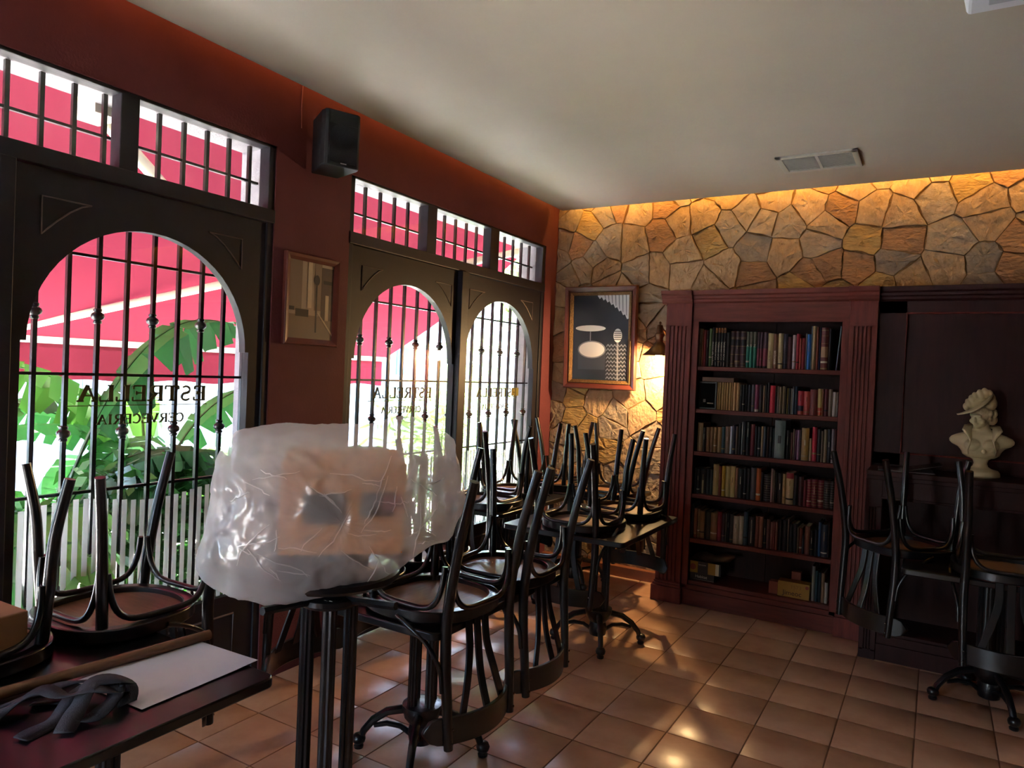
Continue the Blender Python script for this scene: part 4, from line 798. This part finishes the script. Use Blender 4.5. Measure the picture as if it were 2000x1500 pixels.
# ================================================================ things on the front table
tag(MB().tube([(-2.075, .5, .775), (-1.967, 1.475, .775)], .0155, 14).build('wooden_pole', mat('pole_wood', '6e4a30', .45, 0, .3, 9, stretch=(8, 1, 8)), None, 40), 'brown wooden pole lying across the front table', 'pole')
pp = thing('paper_sheets', 'white paper sheets lying on the black front table under the pole', 'paper', (-1.858, 1.27, .7555), (0, 0, R(2)))
for k in range(3):
    MB().grid(10, 10, lambda i, j: (-.148+.296*i/9+.003*k, -.185+.37*j/9-.004*k, .0015*k+.010*max(0, j/9-.75)*(1+k*.3)+.004*max(0, i/9-.8))).build('sheet', mat('white_paper', 'd2d0d4', .7, 0, .05, 4), pp, 60)
STR = mat('dark_grey_webbing', '24242b', .75, 0, .2, 60, .2, 300)
st_ = thing('strap_heap', 'heap of dark grey webbing straps dropped on the front table corner', 'straps', (-1.80, .97, .757))
rs2 = random.Random(3)
def strap(pts, wd):
    P_ = [Vector(q) for q in pts]; Pp = [P_[0]]+P_+[P_[-1]]; C_ = []
    for i in range(1, len(Pp)-2):
        for k in range(7):
            t_ = k/7; C_.append(.5*((2*Pp[i])+(Pp[i+1]-Pp[i-1])*t_+(2*Pp[i-1]-5*Pp[i]+4*Pp[i+1]-Pp[i+2])*t_*t_+(3*Pp[i]-Pp[i-1]-3*Pp[i+1]+Pp[i+2])*t_**3))
    C_.append(P_[-1]); pa, pb = [], []
    for i, c in enumerate(C_):
        d = (C_[min(i+1, len(C_)-1)]-C_[max(i-1, 0)]); n_ = Vector((-d.y, d.x, .25*math.sin(i*.5)*d.length)).normalized()*wd/2; pa.append(c+n_); pb.append(c-n_)
    o = MB().ribbon(pa, pb).build('strap', STR, st_, 60); s = o.modifiers.new('solid', 'SOLIDIFY'); s.thickness = .0025; s.offset = 0
strap([(.02, -.13, .004), (.0, -.05, .006), (-.05, .03, .03), (-.02, .1, .055), (.04, .08, .035), (.06, .02, .012), (.03, -.02, .01)], .042)
strap([(-.1, -.18, .004), (-.12, -.1, .02), (-.1, -.03, .05), (-.04, .0, .04), (.0, .05, .055), (.03, .1, .03), (-.03, .13, .01)], .04)
strap([(-.14, -.2, .004), (-.16, -.12, .012), (-.13, -.02, .03), (-.09, .05, .045), (-.06, .1, .03), (-.08, .04, .01), (-.14, -.03, .004)], .036)
strap([(.07, -.06, .004), (.02, .0, .03), (-.02, .06, .06), (.02, .12, .05), (.06, .1, .01)], .045)
bx = thing('cardboard_box', 'flat cardboard box resting between upturned chair legs on the front table', 'box', (-2.32, .86, .808), (0, 0, R(2)))
MB().box((-.1, -.24, 0), (.1, .2, .1)).build('body', mat('tan_cardboard', '9a6f4c', .75, 0, .12, 7), bx, bevel=.004); MB().box((-.1, 0, 0), (.1, .045, .004)).build('flap', MC['tan_cardboard'], bx, loc=(0, .2, .03), rot=(R(-25), 0, 0))
# ================================================================ outside: terrace, awning, plants, street
struct(tag(MB().box((-7.5, -14, -.3), (-3.22, 30, -.12)).build('terrace', mat('terrace_paving', 'd8d0c4', .8, 0, .1, 3, .1, 20)), 'pale paved terrace outside the windows', 'terrace'))
struct(tag(MB().box((-16, -30, -.34), (-7.5, 50, -.24)).build('street', mat('street_asphalt', '9c9a96', .85, 0, .12, 5)), 'sunlit street beyond the terrace', 'street'))
struct(tag(MB().box((-3.22, -16, -.3), (9, -2.8, -.04)).build('pavement', mat('added_entrance_paving', 'b4b0aa', .85, 0, .12, 3)), 'unseen paving outside the entrance added for daylight', 'pavement'))
AW = thin('awning_red', '5e1f2c', .06, 0, .6, 0, 8, 0); CRM = mat('arm_cream', 'd6cbb8', .45); ALU = mat('white_bar', 'e4e4e6', .4)
aw = thing('awning', 'red fabric awning with folding cream arms over the terrace', 'awning', (-3.3, 2.4, 2.98))
def A(name, mb, M, sm=None): o = mb.build(name, M, aw, sm); o.matrix_parent_inverse = Matrix.Translation((3.3, -2.4, -2.98)); return o
Y0, Y1 = -1.4, 6.1
def can(i, j): t = j/10; y = Y0+(Y1-Y0)*i/60; return (-3.36-1.94*t, y, 2.99-1.235*t-.05*math.sin(PI*t)+.006*math.sin(y*9)*math.sin(PI*t))
A('canopy', MB().grid(61, 11, can), AW, 60)
A('valance', MB().grid(121, 4, lambda i, j: (-5.335+.012*math.sin(i*.55)*j/3, Y0+(Y1-Y0)*i/120, 1.735-.09*j+(.012*math.cos(i*.55) if j == 3 else 0))), AW, 60)
A('front_bar', MB().box((-5.36, Y0, 1.725), (-5.27, Y1, 1.785)), ALU); A('roller_box', MB().box((-3.40, Y0, 2.93), (-3.24, Y1, 3.07)), CRM)
def arm(a, e, f):
    A('bracket', MB().box((a[0]-.05, a[1]-.06, a[2]-.07), (-3.22, a[1]+.06, a[2]+.1)).ball((a[0], a[1], a[2]), .05, 10), CRM, 40)
    A('upper_arm', MB().tube([a, e], .034, 10), CRM, 40); A('forearm', MB().tube([e, f], .028, 10), CRM, 40); A('elbow', MB().ball(e, .045, 10), CRM, 40)
arm((-3.36, 1.80, 2.79), (-4.25, 3.38, 2.24), (-5.27, 2.3, 1.79)); arm((-3.36, 5.72, 2.79), (-4.25, 4.2, 2.24), (-5.27, 5.3, 1.79)); arm((-3.36, -.8, 2.79), (-4.25, .7, 2.24), (-5.27, -.4, 1.79))

LEAF = [thin('banana_leaf', '2f6a34', .45, 0, .35, .15, 8, .1), thin('banana_leaf_light', '5c9a3e', .5, 0, .35, .15, 8, .1), thin('dry_leaf', '8a7a58', .3, 0, .5)]
STEM = mat('plant_stem', '6d7a45', .6, 0, .3, 6)
def big_leaf(par, base, az, L, wd, rise, droop, torn, M, seed):
    """arching banana leaf: stalk, midrib and a blade torn into strips"""
    r = random.Random(seed); d = Vector((math.cos(az), math.sin(az), 0)); n = 32; mid = []
    for i in range(n+1):
        t = i/n; mid.append(Vector(base)+d*(L*(.55*t+.25*t*t))+Vector((0, 0, L*(rise*t-droop*t*t))))
    side = Vector((-d.y, d.x, 0)); mb = MB(); st = 8
    mb.tube(mid, [.012*(1-.8*i/n) for i in range(n+1)], 5)
    for s in (-1, 1):
        i = st
        while i < n:
            k = r.choice((1, 2, 2, 3)) if torn else 3
            j = min(n, i+k); hang = r.uniform(.15, 1.0)*torn+.15; pa, pb, pc2 = [], [], []
            for q in range(i, j+1):
                t = (q-st)/(n-st); w_ = wd*math.sin(PI*min(1, .12+.86*t))**.7
                sh = .1*(q-i)/(j-i+.001)*0
                a = mid[q]; b = a+side*s*w_*.55+Vector((0, 0, .04-.3*hang*w_)); c = a+side*s*w_*(1-.45*hang)+Vector((0, 0, .02-.95*hang*w_))+d*.05
                pa.append(a); pb.append(b); pc2.append(c)
            if len(pa) > 1:
                f = .22 if torn else 0
                pc2[0] = pc2[0].lerp(pc2[-1], f); pc2[-1] = pc2[-1].lerp(pc2[0], f)
                mb.ribbon(pa, pb); mb.ribbon(pb, pc2)
            i = j
    mb.build('leaf', M, par, 60)
def banana(x, y, lab, nl, seed, h=.5, L=1.2, wd=.2):
    r = random.Random(seed); t = thing('banana_plant', lab, 'plant', (x, y, -.12), group='banana plants on the terrace')
    MB().tube([(0, 0, 0), (.02, .01, h*.5), (0, .02, h)], [.06, .05, .03], 10).build('stem', STEM, t, 60)
    for k in range(nl):
        big_leaf(t, (0, 0, h*.85), 2*PI*k/nl+r.uniform(-.4, .4), L*r.uniform(.75, 1.15), wd*r.uniform(.8, 1.2), r.uniform(.9, 1.5), r.uniform(.65, 1.25), r.uniform(.35, 1), LEAF[r.choice((0, 0, 1))], seed*50+k)
    return t
bp1 = banana(-3.98, 1.95, 'torn-leaved banana plant outside the arched door near the box-topped chair', 7, 1, .75, 1.3, .24)
banana(-4.35, 2.75, 'tall banana plant outside behind the reversed gold lettering', 8, 2, .9, 1.45, .24)
banana(-3.9, 3.35, 'banana plant outside beside the small picture pier', 7, 3, .55, 1.1, .2)
banana(-4.6, 1.35, 'banana plant out on the terrace past the front table', 7, 4, .8, 1.4, .22)
banana(-4.0, 4.45, 'banana plant outside the arched door next to the speaker pier', 6, 5, .5, 1.0, .18)
banana(-4.5, 3.9, 'banana plant outside between the two window walls', 7, 6, .7, 1.2, .2)
big_leaf(bp1, (0, 0, .64), R(82), 1.5, .3, 2.35, 1.5, 1, LEAF[0], 901); big_leaf(bp1, (0, 0, .6), R(60), 1.2, .26, 1.7, 1.3, .8, LEAF[0], 902); big_leaf(bp1, (0, 0, .6), R(95), 1.0, .24, 1.2, 1.1, .9, LEAF[1], 903)
def shrub(x, y, w_, d_, h, n, lab, M, seed, ls=.1, slim=.45, name='shrub'):
    r = random.Random(seed); t = thing(name, lab, 'plant', (x, y, -.12), group='shrubs on the terrace'); mb = MB()
    for k in range(n):
        c = Vector((r.gauss(0, .32)*w_, r.gauss(0, .32)*d_, h*r.uniform(.12, 1)**.8)); a = Vector((r.gauss(0, 1), r.gauss(0, 1), r.uniform(-.4, .9))).normalized(); b = a.cross(Vector((r.gauss(0, 1), r.gauss(0, 1), r.gauss(0, 1)))).normalized(); L = ls*r.uniform(.6, 1.4)
        mb.add([c, c+a*L*.5+b*L*slim*.5, c+a*L, c+a*L*.5-b*L*slim*.5], [(0, 1, 2, 3)])
    o = mb.build('foliage', M, t); o['kind'] = 'stuff'
    mb = MB()
    for k in range(7): q = (r.uniform(-.3, .3)*w_, r.uniform(-.3, .3)*d_, h*r.uniform(.6, .95)); mb.tube([(q[0]*.2, q[1]*.2, 0), (q[0]*.7, q[1]*.7, q[2]*.6), q], [.012, .008, .004], 5)
    mb.build('stems', STEM, t)
GL = [thin('shrub_leaf', '3a7a30', .45, 0, .4, 0, 8, .08), thin('pale_leaf', '8fb060', .5, 0, .4, 0, 8, .05)]
for i, (x, y, h, n, lab) in enumerate(((-3.75, 2.35, 1.2, 1500, 'leafy green shrub outside under the gold lettering'), (-3.8, 2.85, 1.15, 1400, 'leafy green shrub outside near the small picture pier'), (-3.8, 1.75, 1.0, 1200, 'leafy green shrub outside past the front table chairs'), (-3.7, 4.3, .95, 900, 'leafy green shrub outside beside the speaker pier'))):
    shrub(x, y, .45, .55, h, n, lab, GL[0], i+1)
for i, (x, y, h, lab) in enumerate(((-4.2, 5.6, 1.5, 'pale bamboo clump outside by the stone wall end'), (-4.6, 6.5, 1.7, 'pale bamboo clump outside beyond the awning end'), (-5.3, 7.6, 2.2, 'tall pale bamboo clump at the far end of the terrace'))):
    shrub(x, y, .7, .9, h, 900, lab, GL[1], 20+i, .16, .16, 'bamboo_clump')
# street front opposite
bd = thing('building', 'white sunlit building across the street', 'building', (-16, 8, -.3)); WB = mat('white_facade', 'bdb9b0', .85, 0, .05, 2)
MB().box((-6, -40, 0), (0, 45, 9)).build('wall', WB, bd); WGL = mat('far_window', '5a6a78', .25); SHT = mat('shutter', '9fb0a8', .6)
WF = MB().box((-.02, -.55, -.75), (.04, .55, .75)).mesh('window', WGL); SH_ = MB().box((0, -.3, -.78), (.06, .3, .78)).mesh('shutter', SHT)
for k in range(14):
    for z in (1.6, 4.8):
        wo = obj('window', WF, bd, (0, -30+k*5, z))
        for s in (-1, 1): obj('shutter', SH_, wo, (0, s*.87, 0))
sg = thing('street_sign', 'small blue sign on a pole across the street', 'sign', (-11, 13.3, -.24)); MB().tube([(0, 0, 0), (0, 0, 2.4)], .04, 8).build('pole', ALU, sg); MB().box((.04, -.28, 1.75), (.07, .28, 2.4)).build('plate', mat('sign_blue', '2a5fb0', .5), sg)
tr = thing('tree', 'leafy street tree beyond the terrace end', 'tree', (-8.5, 15, -.24)); MB().tube([(0, 0, 0), (.1, 0, 1.5), (0, .1, 3)], [.16, .13, .1], 10).build('trunk', mat('bark', '6a5848', .9, 0, .3, 6), tr, 60)
r = random.Random(9); mb = MB()
for k in range(2600):
    c = Vector((r.gauss(0, .8), r.gauss(0, .8), 4.2+r.gauss(0, .8))); a = Vector((r.gauss(0, 1), r.gauss(0, 1), r.gauss(0, 1))).normalized(); b = a.cross(Vector((0, 0, 1))).normalized(); mb.add([c, c+a*.1+b*.06, c+a*.2, c+a*.1-b*.06], [(0, 1, 2, 3)])
mb.build('crown', GL[1], tr)['kind'] = 'stuff'
